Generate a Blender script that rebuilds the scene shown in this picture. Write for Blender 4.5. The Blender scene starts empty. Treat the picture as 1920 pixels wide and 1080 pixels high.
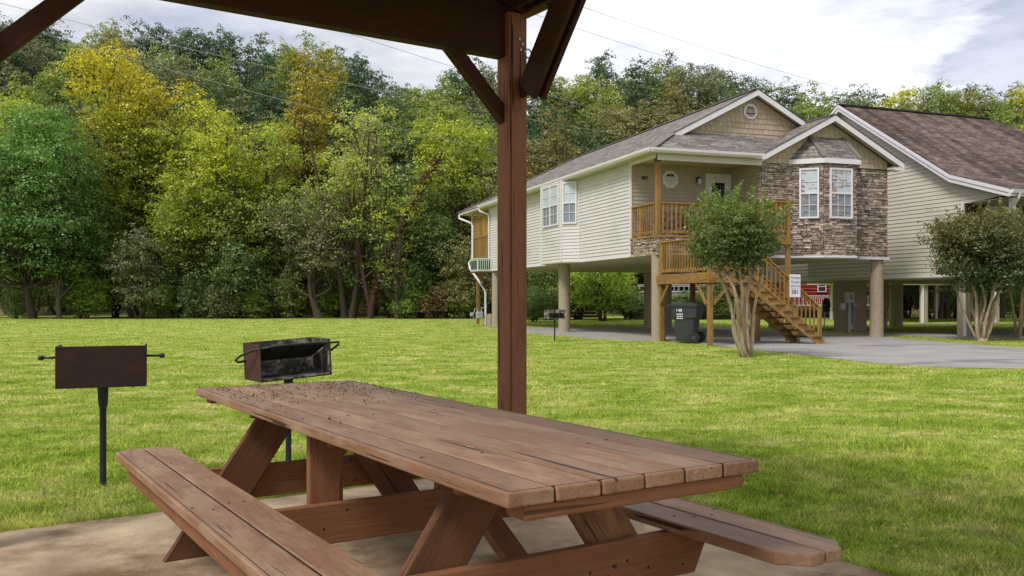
import bpy, bmesh, math, random
import numpy as np
from mathutils import Vector, Matrix

# ------------------------------------------------------------------ camera, sky, sun, exposure
S = bpy.context.scene
COL = S.collection
F, YH, CAMZ = 1700.0, 562.0, 1.22            # focal length and horizon row of the photograph (1920 px wide)
cam_d = bpy.data.cameras.new('camera'); cam = bpy.data.objects.new('camera', cam_d); COL.objects.link(cam)
cam.location = (0, 0, CAMZ); cam.rotation_euler = (math.radians(90), 0, 0)
cam_d.sensor_width = 36; cam_d.lens = 36 * F / 1920; cam_d.shift_y = (YH - 540) / 1920
cam_d.clip_start = 0.05; cam_d.clip_end = 3000
S.camera = cam
S.view_settings.view_transform = 'Standard'; S.view_settings.look = 'None'
S.view_settings.exposure = 0.90; S.view_settings.gamma = 1
S.render.engine = 'CYCLES'
SUN_EL, SUN_AZ = math.radians(50), math.radians(218)   # azimuth from +Y clockwise: behind the camera, to the left
w = bpy.data.worlds.new('World'); S.world = w; w.use_nodes = True
nt = w.node_tree; nt.nodes.clear()
def N(t, typ, **kw):
    n = t.nodes.new(typ)
    for k, v in kw.items():
        if k in n.inputs.keys() if isinstance(k, str) else False: n.inputs[k].default_value = v
        else: setattr(n, k, v)
    return n
def ramp(t, stops, interp='LINEAR'):
    r = t.nodes.new('ShaderNodeValToRGB'); e = r.color_ramp.elements
    r.color_ramp.interpolation = interp
    while len(e) > 1: e.remove(e[-1])
    for i, (p, c) in enumerate(stops):
        if not isinstance(c, (tuple, list)): c = (c, c, c)
        q = e[0] if i == 0 else e.new(p)
        q.position = p; q.color = tuple(c) + (1,)
    return r
sky = nt.nodes.new('ShaderNodeTexSky'); sky.sky_type = 'NISHITA'; sky.sun_disc = False
sky.sun_elevation = SUN_EL; sky.sun_rotation = SUN_AZ
geo = nt.nodes.new('ShaderNodeTexCoord')
mp = nt.nodes.new('ShaderNodeMapping'); mp.inputs['Scale'].default_value = (1, 1, 3.2); mp.inputs['Location'].default_value = (0.35, 0.1, 0.25)
nt.links.new(geo.outputs['Generated'], mp.inputs['Vector'])
n1 = N(nt, 'ShaderNodeTexNoise', Scale=2.6, Detail=8.0, Roughness=0.55); nt.links.new(mp.outputs[0], n1.inputs['Vector'])
n2 = N(nt, 'ShaderNodeTexNoise', Scale=5.0, Detail=6.0, Roughness=0.6); nt.links.new(mp.outputs[0], n2.inputs['Vector'])
cover = ramp(nt, [(0.30, 0.72), (0.44, 1.0)]); nt.links.new(n1.outputs['Fac'], cover.inputs['Fac'])
cl = ramp(nt, [(0.30, (3.4, 3.55, 4.1)), (0.46, (4.7, 4.85, 5.3)), (0.62, (6.4, 6.4, 6.5))]); nt.links.new(n2.outputs['Fac'], cl.inputs['Fac'])
# brighter bank of cloud low in the north-east (the direction is a place in the sky)
dot = N(nt, 'ShaderNodeVectorMath', operation='DOT_PRODUCT'); dot.inputs[1].default_value = Vector((0.42, 0.86, 0.30)).normalized()
nt.links.new(geo.outputs['Generated'], dot.inputs[0])
br = ramp(nt, [(0.84, 0.92), (0.985, 1.25)]); nt.links.new(dot.outputs['Value'], br.inputs['Fac'])
mulc = N(nt, 'ShaderNodeMix', data_type='RGBA', blend_type='MULTIPLY'); mulc.inputs[0].default_value = 1
nt.links.new(cl.outputs[0], mulc.inputs[6]); nt.links.new(br.outputs[0], mulc.inputs[7])
dk = N(nt, 'ShaderNodeVectorMath', operation='DOT_PRODUCT'); dk.inputs[1].default_value = Vector((0.50, 0.84, 0.235)).normalized()
nt.links.new(geo.outputs['Generated'], dk.inputs[0])
n3 = N(nt, 'ShaderNodeTexNoise', Scale=9.0, Detail=6.0, Roughness=0.55); nt.links.new(mp.outputs[0], n3.inputs['Vector'])
ad_ = N(nt, 'ShaderNodeMath', operation='MULTIPLY_ADD'); ad_.inputs[1].default_value = 0.03; nt.links.new(n3.outputs['Fac'], ad_.inputs[0]); nt.links.new(dk.outputs['Value'], ad_.inputs[2])
dr0 = ramp(nt, [(0.995, (1, 1, 1)), (1.0, (0.58, 0.61, 0.69))]); sub = N(nt, 'ShaderNodeMath', operation='SUBTRACT'); sub.inputs[1].default_value = 0.0135; nt.links.new(ad_.outputs[0], sub.inputs[0]); nt.links.new(sub.outputs[0], dr0.inputs['Fac'])
mul2 = N(nt, 'ShaderNodeMix', data_type='RGBA', blend_type='MULTIPLY'); mul2.inputs[0].default_value = 1
nt.links.new(mulc.outputs[2], mul2.inputs[6]); nt.links.new(dr0.outputs[0], mul2.inputs[7]); mulc = mul2
mx = N(nt, 'ShaderNodeMix', data_type='RGBA')
nt.links.new(cover.outputs[0], mx.inputs[0]); nt.links.new(sky.outputs[0], mx.inputs[6]); nt.links.new(mulc.outputs[2], mx.inputs[7])
bg = nt.nodes.new('ShaderNodeBackground'); bg.inputs['Strength'].default_value = 0.093
out = nt.nodes.new('ShaderNodeOutputWorld')
nt.links.new(mx.outputs[2], bg.inputs['Color']); nt.links.new(bg.outputs[0], out.inputs['Surface'])
sl = bpy.data.lights.new('sun', 'SUN'); sl.energy = 1.7; sl.angle = math.radians(18); sl.color = (1, 0.96, 0.9)
sun = bpy.data.objects.new('sun', sl); COL.objects.link(sun)
sd = Vector((math.sin(SUN_AZ) * math.cos(SUN_EL), math.cos(SUN_AZ) * math.cos(SUN_EL), math.sin(SUN_EL)))
sun.rotation_euler = sd.to_track_quat('Z', 'Y').to_euler()

# ------------------------------------------------------------------ materials
def new_mat(name):
    m = bpy.data.materials.new(name); m.use_nodes = True; t = m.node_tree
    return m, t, t.nodes['Principled BSDF'], t.nodes['Material Output']
def mat(name, c1, c2=None, scale=8, stretch=(1, 1, 1), rough=0.8, bump=0.0, bscale=None, island=0.0, c3=None, c3r=(0.62, 0.72), metal=0.0, spec=0.3, coord='Object'):
    """two colours mixed by noise, optional third (stain) colour, optional brightness change per mesh island, bump"""
    m, t, p, o = new_mat(name)
    p.inputs['Roughness'].default_value = rough; p.inputs['Metallic'].default_value = metal
    p.inputs['Specular IOR Level'].default_value = spec
    c2 = c2 or tuple(x * 0.75 for x in c1)
    tc = N(t, 'ShaderNodeTexCoord'); mpn = N(t, 'ShaderNodeMapping'); mpn.inputs['Scale'].default_value = stretch
    t.links.new(tc.outputs[coord], mpn.inputs[0])
    n = N(t, 'ShaderNodeTexNoise', Scale=scale, Detail=6.0, Roughness=0.6); t.links.new(mpn.outputs[0], n.inputs['Vector'])
    r = ramp(t, [(0.32, c1), (0.68, c2)]); t.links.new(n.outputs['Fac'], r.inputs['Fac'])
    col = r.outputs[0]
    if c3:
        n3 = N(t, 'ShaderNodeTexNoise', Scale=scale * 0.45, Detail=8.0, Roughness=0.7); t.links.new(mpn.outputs[0], n3.inputs['Vector'])
        r3 = ramp(t, [(c3r[0], 0), (c3r[1], 1)]); t.links.new(n3.outputs['Fac'], r3.inputs['Fac'])
        x = N(t, 'ShaderNodeMix', data_type='RGBA'); t.links.new(r3.outputs[0], x.inputs[0]); t.links.new(col, x.inputs[6])
        x.inputs[7].default_value = tuple(c3) + (1,); col = x.outputs[2]
    if island:
        g = N(t, 'ShaderNodeNewGeometry'); ir = ramp(t, [(0, 1 - island), (1, 1 + island)])
        t.links.new(g.outputs['Random Per Island'], ir.inputs['Fac'])
        x = N(t, 'ShaderNodeMix', data_type='RGBA', blend_type='MULTIPLY'); x.inputs[0].default_value = 1
        t.links.new(col, x.inputs[6]); t.links.new(ir.outputs[0], x.inputs[7]); col = x.outputs[2]
    t.links.new(col, p.inputs['Base Color'])
    if bump:
        nb = N(t, 'ShaderNodeTexNoise', Scale=bscale or scale * 3, Detail=5.0); t.links.new(mpn.outputs[0], nb.inputs['Vector'])
        b = N(t, 'ShaderNodeBump', Strength=bump, Distance=0.01); t.links.new(nb.outputs['Fac'], b.inputs['Height']); t.links.new(b.outputs[0], p.inputs['Normal'])
    return m
def painted_wood(name, c, worn, dark, wear=(0.60, 0.72), crack=0.4, rough=0.75, isl=0.1, white=None, holes=False):
    """stained board: grain along local X, worn patches, fine dark cracks"""
    m, t, p, o = new_mat(name); p.inputs['Roughness'].default_value = rough; p.inputs['Specular IOR Level'].default_value = 0.25
    tc = N(t, 'ShaderNodeTexCoord'); gi = N(t, 'ShaderNodeNewGeometry'); oi = N(t, 'ShaderNodeObjectInfo')
    ad = N(t, 'ShaderNodeMath', operation='ADD'); t.links.new(gi.outputs['Random Per Island'], ad.inputs[0]); t.links.new(oi.outputs['Random'], ad.inputs[1])
    sc_ = N(t, 'ShaderNodeVectorMath', operation='SCALE'); sc_.inputs[0].default_value = (41, 17, 29); t.links.new(ad.outputs[0], sc_.inputs['Scale'])
    vad = N(t, 'ShaderNodeVectorMath', operation='ADD'); t.links.new(tc.outputs['Object'], vad.inputs[0]); t.links.new(sc_.outputs[0], vad.inputs[1])
    def noise(sc, st, det=6, rg=0.6, loc=(0, 0, 0)):
        a = N(t, 'ShaderNodeMapping'); a.inputs['Scale'].default_value = st; a.inputs['Location'].default_value = loc
        t.links.new(vad.outputs[0], a.inputs[0])
        n = N(t, 'ShaderNodeTexNoise', Scale=sc, Detail=float(det), Roughness=rg); t.links.new(a.outputs[0], n.inputs['Vector']); return n.outputs['Fac']
    def mix(fac, a, b, bt='MIX'):
        x = N(t, 'ShaderNodeMix', data_type='RGBA', blend_type=bt)
        if isinstance(fac, float): x.inputs[0].default_value = fac
        else: t.links.new(fac, x.inputs[0])
        for i, v in ((6, a), (7, b)):
            if isinstance(v, tuple): x.inputs[i].default_value = v + (1,)
            else: t.links.new(v, x.inputs[i])
        return x.outputs[2]
    grain = noise(9, (0.6, 9, 9), 7)
    base = ramp(t, [(0.3, tuple(x * 0.8 for x in c)), (0.7, tuple(min(1, x * 1.15) for x in c))]); t.links.new(grain, base.inputs[0])
    col = base.outputs[0]
    wn = noise(3.2, (0.7, 2.0, 2.0), 9, 0.72); wr = ramp(t, [(wear[0], 0), (wear[1], 1)]); t.links.new(wn, wr.inputs[0])
    col = mix(wr.outputs[0], col, worn)
    cn = noise(14, (0.16, 7, 7), 3, 0.5, (3, 1, 2)); cr = ramp(t, [(0.685, 0), (0.71, 1)]); t.links.new(cn, cr.inputs[0])
    cm = N(t, 'ShaderNodeMath', operation='MULTIPLY'); cm.inputs[1].default_value = crack; t.links.new(cr.outputs[0], cm.inputs[0])
    col = mix(cm.outputs[0], col, dark)
    cn2 = noise(9, (0.11, 3.6, 3.6), 2, 0.5, (13, 4, 8)); cr2 = ramp(t, [(0.69, 0), (0.70, crack)]); t.links.new(cn2, cr2.inputs[0]); col = mix(cr2.outputs[0], col, dark)
    sn = noise(26, (1, 1.4, 1.4), 4, 0.6, (7, 3, 1)); sr = ramp(t, [(0.70, 0), (0.76, 0.7)]); t.links.new(sn, sr.inputs[0])
    col = mix(sr.outputs[0], col, dark)
    if white:
        wn2 = noise(13, (0.8, 2, 2), 9, 0.75, (5, 9, 4)); wr2 = ramp(t, [(0.635, 0), (0.70, 0.75)]); t.links.new(wn2, wr2.inputs[0])
        col = mix(wr2.outputs[0], col, white)
    g = N(t, 'ShaderNodeNewGeometry'); ir = ramp(t, [(0, 1 - isl), (1, 1 + isl)]); t.links.new(g.outputs['Random Per Island'], ir.inputs[0])
    col = mix(1.0, col, ir.outputs[0], 'MULTIPLY')
    t.links.new(col, p.inputs['Base Color'])
    b = N(t, 'ShaderNodeBump', Strength=0.5, Distance=0.004); t.links.new(grain, b.inputs['Height'])
    b2 = N(t, 'ShaderNodeBump', Strength=0.6, Distance=0.004, invert=True); t.links.new(cr.outputs[0], b2.inputs['Height']); t.links.new(b.outputs[0], b2.inputs['Normal'])
    t.links.new(b2.outputs[0], p.inputs['Normal'])
    return m
def shingle_mat(name, c, streak=None, tab=(0.33, 0.145)):
    """asphalt shingles in UV metres: course lines as bump, tab to tab colour change, granule noise, weather streaks down the slope"""
    m, t, p, o = new_mat(name); p.inputs['Roughness'].default_value = 0.95; p.inputs['Specular IOR Level'].default_value = 0.15
    uv = N(t, 'ShaderNodeTexCoord')
    bk = N(t, 'ShaderNodeTexBrick'); bk.inputs['Scale'].default_value = 1.0
    bk.inputs['Brick Width'].default_value = tab[0]; bk.inputs['Row Height'].default_value = tab[1]; bk.inputs['Mortar Size'].default_value = 0.011
    bk.inputs['Color1'].default_value = tuple(x * 0.6 for x in c) + (1,); bk.inputs['Color2'].default_value = tuple(x * 1.4 for x in c) + (1,)
    bk.inputs['Mortar'].default_value = tuple(x * 0.5 for x in c) + (1,)
    t.links.new(uv.outputs['UV'], bk.inputs['Vector'])
    n = N(t, 'ShaderNodeTexNoise', Scale=7.0, Detail=9.0, Roughness=0.85); t.links.new(uv.outputs['UV'], n.inputs['Vector'])
    r = ramp(t, [(0.36, 0.55), (0.64, 1.5)]); t.links.new(n.outputs['Fac'], r.inputs[0])
    x = N(t, 'ShaderNodeMix', data_type='RGBA', blend_type='MULTIPLY'); x.inputs[0].default_value = 1
    t.links.new(bk.outputs['Color'], x.inputs[6]); t.links.new(r.outputs[0], x.inputs[7]); col = x.outputs[2]
    a = N(t, 'ShaderNodeMapping'); a.inputs['Scale'].default_value = (1.6, 0.16, 1); t.links.new(uv.outputs['UV'], a.inputs[0])
    sn = N(t, 'ShaderNodeTexNoise', Scale=1.0, Detail=4.0, Roughness=0.55); t.links.new(a.outputs[0], sn.inputs['Vector'])
    sr = ramp(t, [(0.43, 0), (0.57, 1 if streak else 0.45)]); t.links.new(sn.outputs['Fac'], sr.inputs[0])
    x = N(t, 'ShaderNodeMix', data_type='RGBA'); t.links.new(sr.outputs[0], x.inputs[0]); t.links.new(col, x.inputs[6])
    x2 = N(t, 'ShaderNodeMix', data_type='RGBA', blend_type='MULTIPLY'); x2.inputs[0].default_value = 1
    t.links.new(col, x2.inputs[6]); x2.inputs[7].default_value = tuple(streak or (0.75, 0.75, 0.75)) + (1,)
    t.links.new(x2.outputs[2], x.inputs[7])
    t.links.new(x.outputs[2], p.inputs['Base Color'])
    b = N(t, 'ShaderNodeBump', Strength=0.8, Distance=0.02, invert=True); t.links.new(bk.outputs['Fac'], b.inputs['Height'])
    b2 = N(t, 'ShaderNodeBump', Strength=0.4, Distance=0.01); t.links.new(n.outputs['Fac'], b2.inputs['Height']); t.links.new(b.outputs[0], b2.inputs['Normal'])
    t.links.new(b2.outputs[0], p.inputs['Normal'])
    return m
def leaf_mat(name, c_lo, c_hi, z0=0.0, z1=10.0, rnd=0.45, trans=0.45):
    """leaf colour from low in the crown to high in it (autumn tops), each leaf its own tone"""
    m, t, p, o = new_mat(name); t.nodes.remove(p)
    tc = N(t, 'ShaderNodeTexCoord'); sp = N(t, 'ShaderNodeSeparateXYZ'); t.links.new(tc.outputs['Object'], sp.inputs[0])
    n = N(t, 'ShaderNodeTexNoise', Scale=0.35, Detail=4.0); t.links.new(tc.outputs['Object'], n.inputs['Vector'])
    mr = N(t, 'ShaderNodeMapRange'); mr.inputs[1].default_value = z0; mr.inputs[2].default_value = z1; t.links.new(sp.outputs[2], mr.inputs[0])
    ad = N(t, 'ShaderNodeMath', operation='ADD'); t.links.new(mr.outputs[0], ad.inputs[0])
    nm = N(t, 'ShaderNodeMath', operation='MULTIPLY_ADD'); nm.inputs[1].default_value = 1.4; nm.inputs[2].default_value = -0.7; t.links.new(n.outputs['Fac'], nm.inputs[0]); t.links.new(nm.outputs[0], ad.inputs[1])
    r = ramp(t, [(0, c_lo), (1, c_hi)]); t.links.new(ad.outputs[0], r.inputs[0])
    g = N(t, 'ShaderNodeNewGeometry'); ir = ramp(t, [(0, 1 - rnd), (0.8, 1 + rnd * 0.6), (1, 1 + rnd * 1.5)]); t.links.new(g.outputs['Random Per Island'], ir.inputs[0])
    x = N(t, 'ShaderNodeMix', data_type='RGBA', blend_type='MULTIPLY'); x.inputs[0].default_value = 1
    t.links.new(r.outputs[0], x.inputs[6]); t.links.new(ir.outputs[0], x.inputs[7])
    oi = N(t, 'ShaderNodeObjectInfo'); orr = ramp(t, [(0, (0.78, 0.86, 0.95)), (0.5, (1, 1, 1)), (1, (1.25, 1.12, 0.9))]); t.links.new(oi.outputs['Random'], orr.inputs[0])
    x3 = N(t, 'ShaderNodeMix', data_type='RGBA', blend_type='MULTIPLY'); x3.inputs[0].default_value = 1
    t.links.new(x.outputs[2], x3.inputs[6]); t.links.new(orr.outputs[0], x3.inputs[7])
    col = x3.outputs[2]
    d = N(t, 'ShaderNodeBsdfDiffuse'); tr = N(t, 'ShaderNodeBsdfTranslucent'); gl = N(t, 'ShaderNodeBsdfGlossy', Roughness=0.45)
    gl.inputs['Color'].default_value = (0.5, 0.55, 0.55, 1)
    t.links.new(col, d.inputs['Color']); t.links.new(col, tr.inputs['Color'])
    m1 = N(t, 'ShaderNodeMixShader'); m1.inputs[0].default_value = trans; t.links.new(d.outputs[0], m1.inputs[1]); t.links.new(tr.outputs[0], m1.inputs[2])
    m2 = N(t, 'ShaderNodeMixShader'); m2.inputs[0].default_value = 0.06; t.links.new(m1.outputs[0], m2.inputs[1]); t.links.new(gl.outputs[0], m2.inputs[2])
    t.links.new(m2.outputs[0], o.inputs['Surface'])
    return m
def glass_mat(name, tint=(0.95, 0.96, 0.97)):
    m, t, p, o = new_mat(name); t.nodes.remove(p)
    tr = N(t, 'ShaderNodeBsdfTransparent'); tr.inputs['Color'].default_value = tint + (1,)
    gl = N(t, 'ShaderNodeBsdfGlossy', Roughness=0.02); gl.inputs['Color'].default_value = (0.9, 0.95, 1, 1)
    fr = N(t, 'ShaderNodeFresnel', IOR=1.28); mxs = N(t, 'ShaderNodeMixShader'); ge = N(t, 'ShaderNodeNewGeometry'); iv = N(t, 'ShaderNodeMath', operation='SUBTRACT'); iv.inputs[0].default_value = 1
    t.links.new(ge.outputs['Backfacing'], iv.inputs[1]); mm = N(t, 'ShaderNodeMath', operation='MULTIPLY'); t.links.new(fr.outputs[0], mm.inputs[0]); t.links.new(iv.outputs[0], mm.inputs[1])
    t.links.new(mm.outputs[0], mxs.inputs[0]); t.links.new(tr.outputs[0], mxs.inputs[1]); t.links.new(gl.outputs[0], mxs.inputs[2]); t.links.new(mxs.outputs[0], o.inputs['Surface'])
    return m

MT = {}
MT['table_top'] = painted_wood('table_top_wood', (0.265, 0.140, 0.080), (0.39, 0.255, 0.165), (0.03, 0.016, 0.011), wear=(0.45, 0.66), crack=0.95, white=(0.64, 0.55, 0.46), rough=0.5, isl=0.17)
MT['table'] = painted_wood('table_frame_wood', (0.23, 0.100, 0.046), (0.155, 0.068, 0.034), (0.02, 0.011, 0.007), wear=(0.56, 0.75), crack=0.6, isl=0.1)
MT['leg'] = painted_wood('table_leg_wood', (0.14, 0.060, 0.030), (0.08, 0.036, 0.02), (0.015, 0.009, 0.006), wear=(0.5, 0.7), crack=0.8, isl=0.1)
MT['gap_shade'] = mat('seam_shade', (0.018, 0.011, 0.008), (0.03, 0.018, 0.012), scale=30, rough=1)  # near-black strips painting the shade inside table and bench seams
MT['bare'] = painted_wood('bare_grain_wood', (0.25, 0.13, 0.06), (0.12, 0.052, 0.026), (0.018, 0.009, 0.006), wear=(0.44, 0.58), crack=1.0, isl=0.02)
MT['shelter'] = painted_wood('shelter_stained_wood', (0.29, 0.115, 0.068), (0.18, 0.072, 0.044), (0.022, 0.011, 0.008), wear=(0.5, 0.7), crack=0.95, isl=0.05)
MT['shelter_dark'] = painted_wood('shelter_shaded_wood', (0.060, 0.022, 0.013), (0.042, 0.017, 0.011), (0.012, 0.006, 0.005), wear=(0.5, 0.7), crack=0.5, isl=0.05)  # darker copy of the shelter wood, roof shade on beams and braces in the colour
MT['deck'] = painted_wood('treated_pine', (0.31, 0.175, 0.052), (0.19, 0.105, 0.038), (0.05, 0.026, 0.012), wear=(0.46, 0.64), crack=0.7, isl=0.3)
MT['deck_old'] = painted_wood('weathered_pine', (0.12, 0.066, 0.028), (0.085, 0.05, 0.028), (0.03, 0.018, 0.012), wear=(0.5, 0.7), crack=0.5, isl=0.2)
MT['lam'] = mat('siding_vinyl', (0.59, 0.555, 0.56), (0.545, 0.51, 0.515), scale=1.3, rough=0.55, stretch=(1, 1, 1.5), c3=(0.44, 0.415, 0.40), c3r=(0.52, 0.78))
MT['tan'] = mat('porch_siding_vinyl', (0.40, 0.335, 0.27), (0.36, 0.30, 0.24), scale=3, rough=0.55)
MT['pale'] = mat('pale_green_siding', (0.57, 0.535, 0.455), (0.52, 0.49, 0.41), scale=1.2, rough=0.55, c3=(0.45, 0.43, 0.35), c3r=(0.55, 0.8))
MT['white'] = mat('white_trim_paint', (0.68, 0.65, 0.69), (0.62, 0.59, 0.63), scale=4, rough=0.45)
MT['soffit'] = mat('soffit_panel', (0.53, 0.475, 0.36), (0.48, 0.43, 0.33), scale=3, rough=0.6)
MT['shake'] = mat('shake_siding', (0.47, 0.38, 0.285), (0.38, 0.305, 0.225), scale=14, stretch=(3, 3, 0.5), island=0.08, rough=0.8, bump=0.3)
MT['stone'] = mat('ledge_stone', (0.43, 0.34, 0.285), (0.21, 0.155, 0.135), scale=11, island=0.45, rough=0.9, bump=0.9, bscale=40, c3=(0.56, 0.475, 0.40), c3r=(0.54, 0.62))
MT['mortar'] = mat('stone_joint', (0.06, 0.045, 0.04), (0.04, 0.03, 0.028), rough=1)
MT['stucco'] = mat('stucco_column', (0.37, 0.31, 0.235), (0.27, 0.225, 0.17), scale=18, rough=0.95, bump=0.6, bscale=60, c3=(0.17, 0.14, 0.105), c3r=(0.6, 0.75))
MT['shingle'] = shingle_mat('grey_brown_shingles', (0.205, 0.18, 0.165))
MT['shingle2'] = shingle_mat('dark_brown_shingles', (0.155, 0.115, 0.098), streak=(0.48, 0.46, 0.46))
MT['cap'] = mat('hip_cap_shingle', (0.20, 0.175, 0.16), (0.15, 0.13, 0.12), scale=9, rough=0.95)
MT['screen'] = mat('insect_screen', (0.30, 0.33, 0.37), (0.22, 0.245, 0.275), scale=6, rough=0.9)
MT['dark'] = mat('dark_edge_metal', (0.03, 0.028, 0.03), (0.02, 0.02, 0.02), rough=0.5)
MT['interior'] = mat('dim_room', (0.06, 0.06, 0.065), (0.04, 0.04, 0.04), rough=1)
MT['curtain'] = mat('window_blind', (0.62, 0.65, 0.68), (0.54, 0.57, 0.60), scale=9, stretch=(1, 1, 3), rough=0.9)
MT['glass'] = glass_mat('window_glass')
MT['slab'] = mat('concrete_slab', (0.52, 0.41, 0.265), (0.29, 0.21, 0.135), scale=2.1, rough=0.9, bump=0.35, bscale=60, c3=(0.175, 0.108, 0.06), c3r=(0.48, 0.62))
MT['asphalt'] = mat('old_asphalt', (0.345, 0.325, 0.315), (0.255, 0.242, 0.235), scale=1.6, stretch=(0.5, 1, 1), rough=0.95, bump=0.6, bscale=120, c3=(0.17, 0.162, 0.158), c3r=(0.52, 0.62))
MT['carport'] = mat('carport_concrete', (0.33, 0.31, 0.28), (0.25, 0.235, 0.215), scale=0.9, rough=0.95, bump=0.2, bscale=60)
MT['rust'] = mat('rusty_plate', (0.035, 0.015, 0.011), (0.026, 0.012, 0.010), scale=9, rough=0.75, bump=0.35, c3=(0.05, 0.02, 0.012), c3r=(0.55, 0.75))
MT['rustred'] = mat('red_rust_plate', (0.085, 0.036, 0.025), (0.06, 0.026, 0.019), scale=9, rough=0.8, bump=0.3)
MT['soot'] = mat('sooty_steel', (0.035, 0.033, 0.032), (0.10, 0.095, 0.085), scale=18, rough=0.7, bump=0.5, c3=(0.38, 0.35, 0.30), c3r=(0.50, 0.60))
MT['steel'] = mat('dark_pipe_steel', (0.045, 0.05, 0.052), (0.03, 0.03, 0.03), scale=12, rough=0.45, metal=0.5)
MT['galv'] = mat('grey_metal', (0.42, 0.45, 0.47), (0.34, 0.36, 0.38), scale=6, rough=0.45, metal=0.3)
MT['bin'] = mat('bin_plastic', (0.035, 0.040, 0.045), (0.026, 0.03, 0.034), scale=5, rough=0.42, spec=0.5)
MT['rubber'] = mat('black_rubber', (0.012, 0.012, 0.013), (0.02, 0.02, 0.02), rough=0.6)
MT['ac'] = mat('ac_casing', (0.52, 0.62, 0.56), (0.46, 0.55, 0.5), scale=5, rough=0.5)
MT['black'] = mat('black_paint', (0.008, 0.008, 0.01), (0.012, 0.012, 0.014), rough=0.5)
MT['bark'] = mat('bark', (0.085, 0.062, 0.045), (0.04, 0.03, 0.022), scale=5, stretch=(3, 3, 0.5), rough=0.95, bump=0.8, bscale=14)
MT['bark_pale'] = mat('pale_bark', (0.20, 0.17, 0.13), (0.11, 0.09, 0.07), scale=5, stretch=(3, 3, 0.5), rough=0.95, bump=0.6, bscale=14)
MT['bark_myrtle'] = mat('smooth_peeling_bark', (0.42, 0.34, 0.25), (0.19, 0.13, 0.085), scale=9, stretch=(3, 3, 0.6), rough=0.75, bump=0.4)
MT['vine'] = mat('vine_covered_bark', (0.075, 0.036, 0.028), (0.035, 0.02, 0.016), scale=6, rough=0.95, bump=0.9, bscale=12)
MT['red'] = mat('red_log_wall', (0.33, 0.05, 0.035), (0.24, 0.035, 0.03), scale=4, rough=0.8)
MT['cabin'] = mat('dark_brown_boards', (0.10, 0.035, 0.028), (0.07, 0.026, 0.022), scale=4, rough=0.85)
MT['hill'] = mat('wood_floor', (0.14, 0.13, 0.045), (0.09, 0.11, 0.03), scale=0.25, rough=1, c3=(0.22, 0.16, 0.07), c3r=(0.5, 0.65))
MT['wire'] = mat('cable', (0.35, 0.35, 0.36), (0.3, 0.3, 0.3), rough=0.6)
MT['litter'] = mat('seed_litter', (0.03, 0.02, 0.014), (0.06, 0.035, 0.02), rough=0.95, island=0.4)
MT['lettering'] = mat('blue_black_lettering', (0.012, 0.014, 0.035), (0.012, 0.014, 0.03), rough=0.6)
MT['green_letter'] = mat('grey_green_lettering', (0.10, 0.16, 0.17), (0.10, 0.15, 0.2), rough=0.6)

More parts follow.
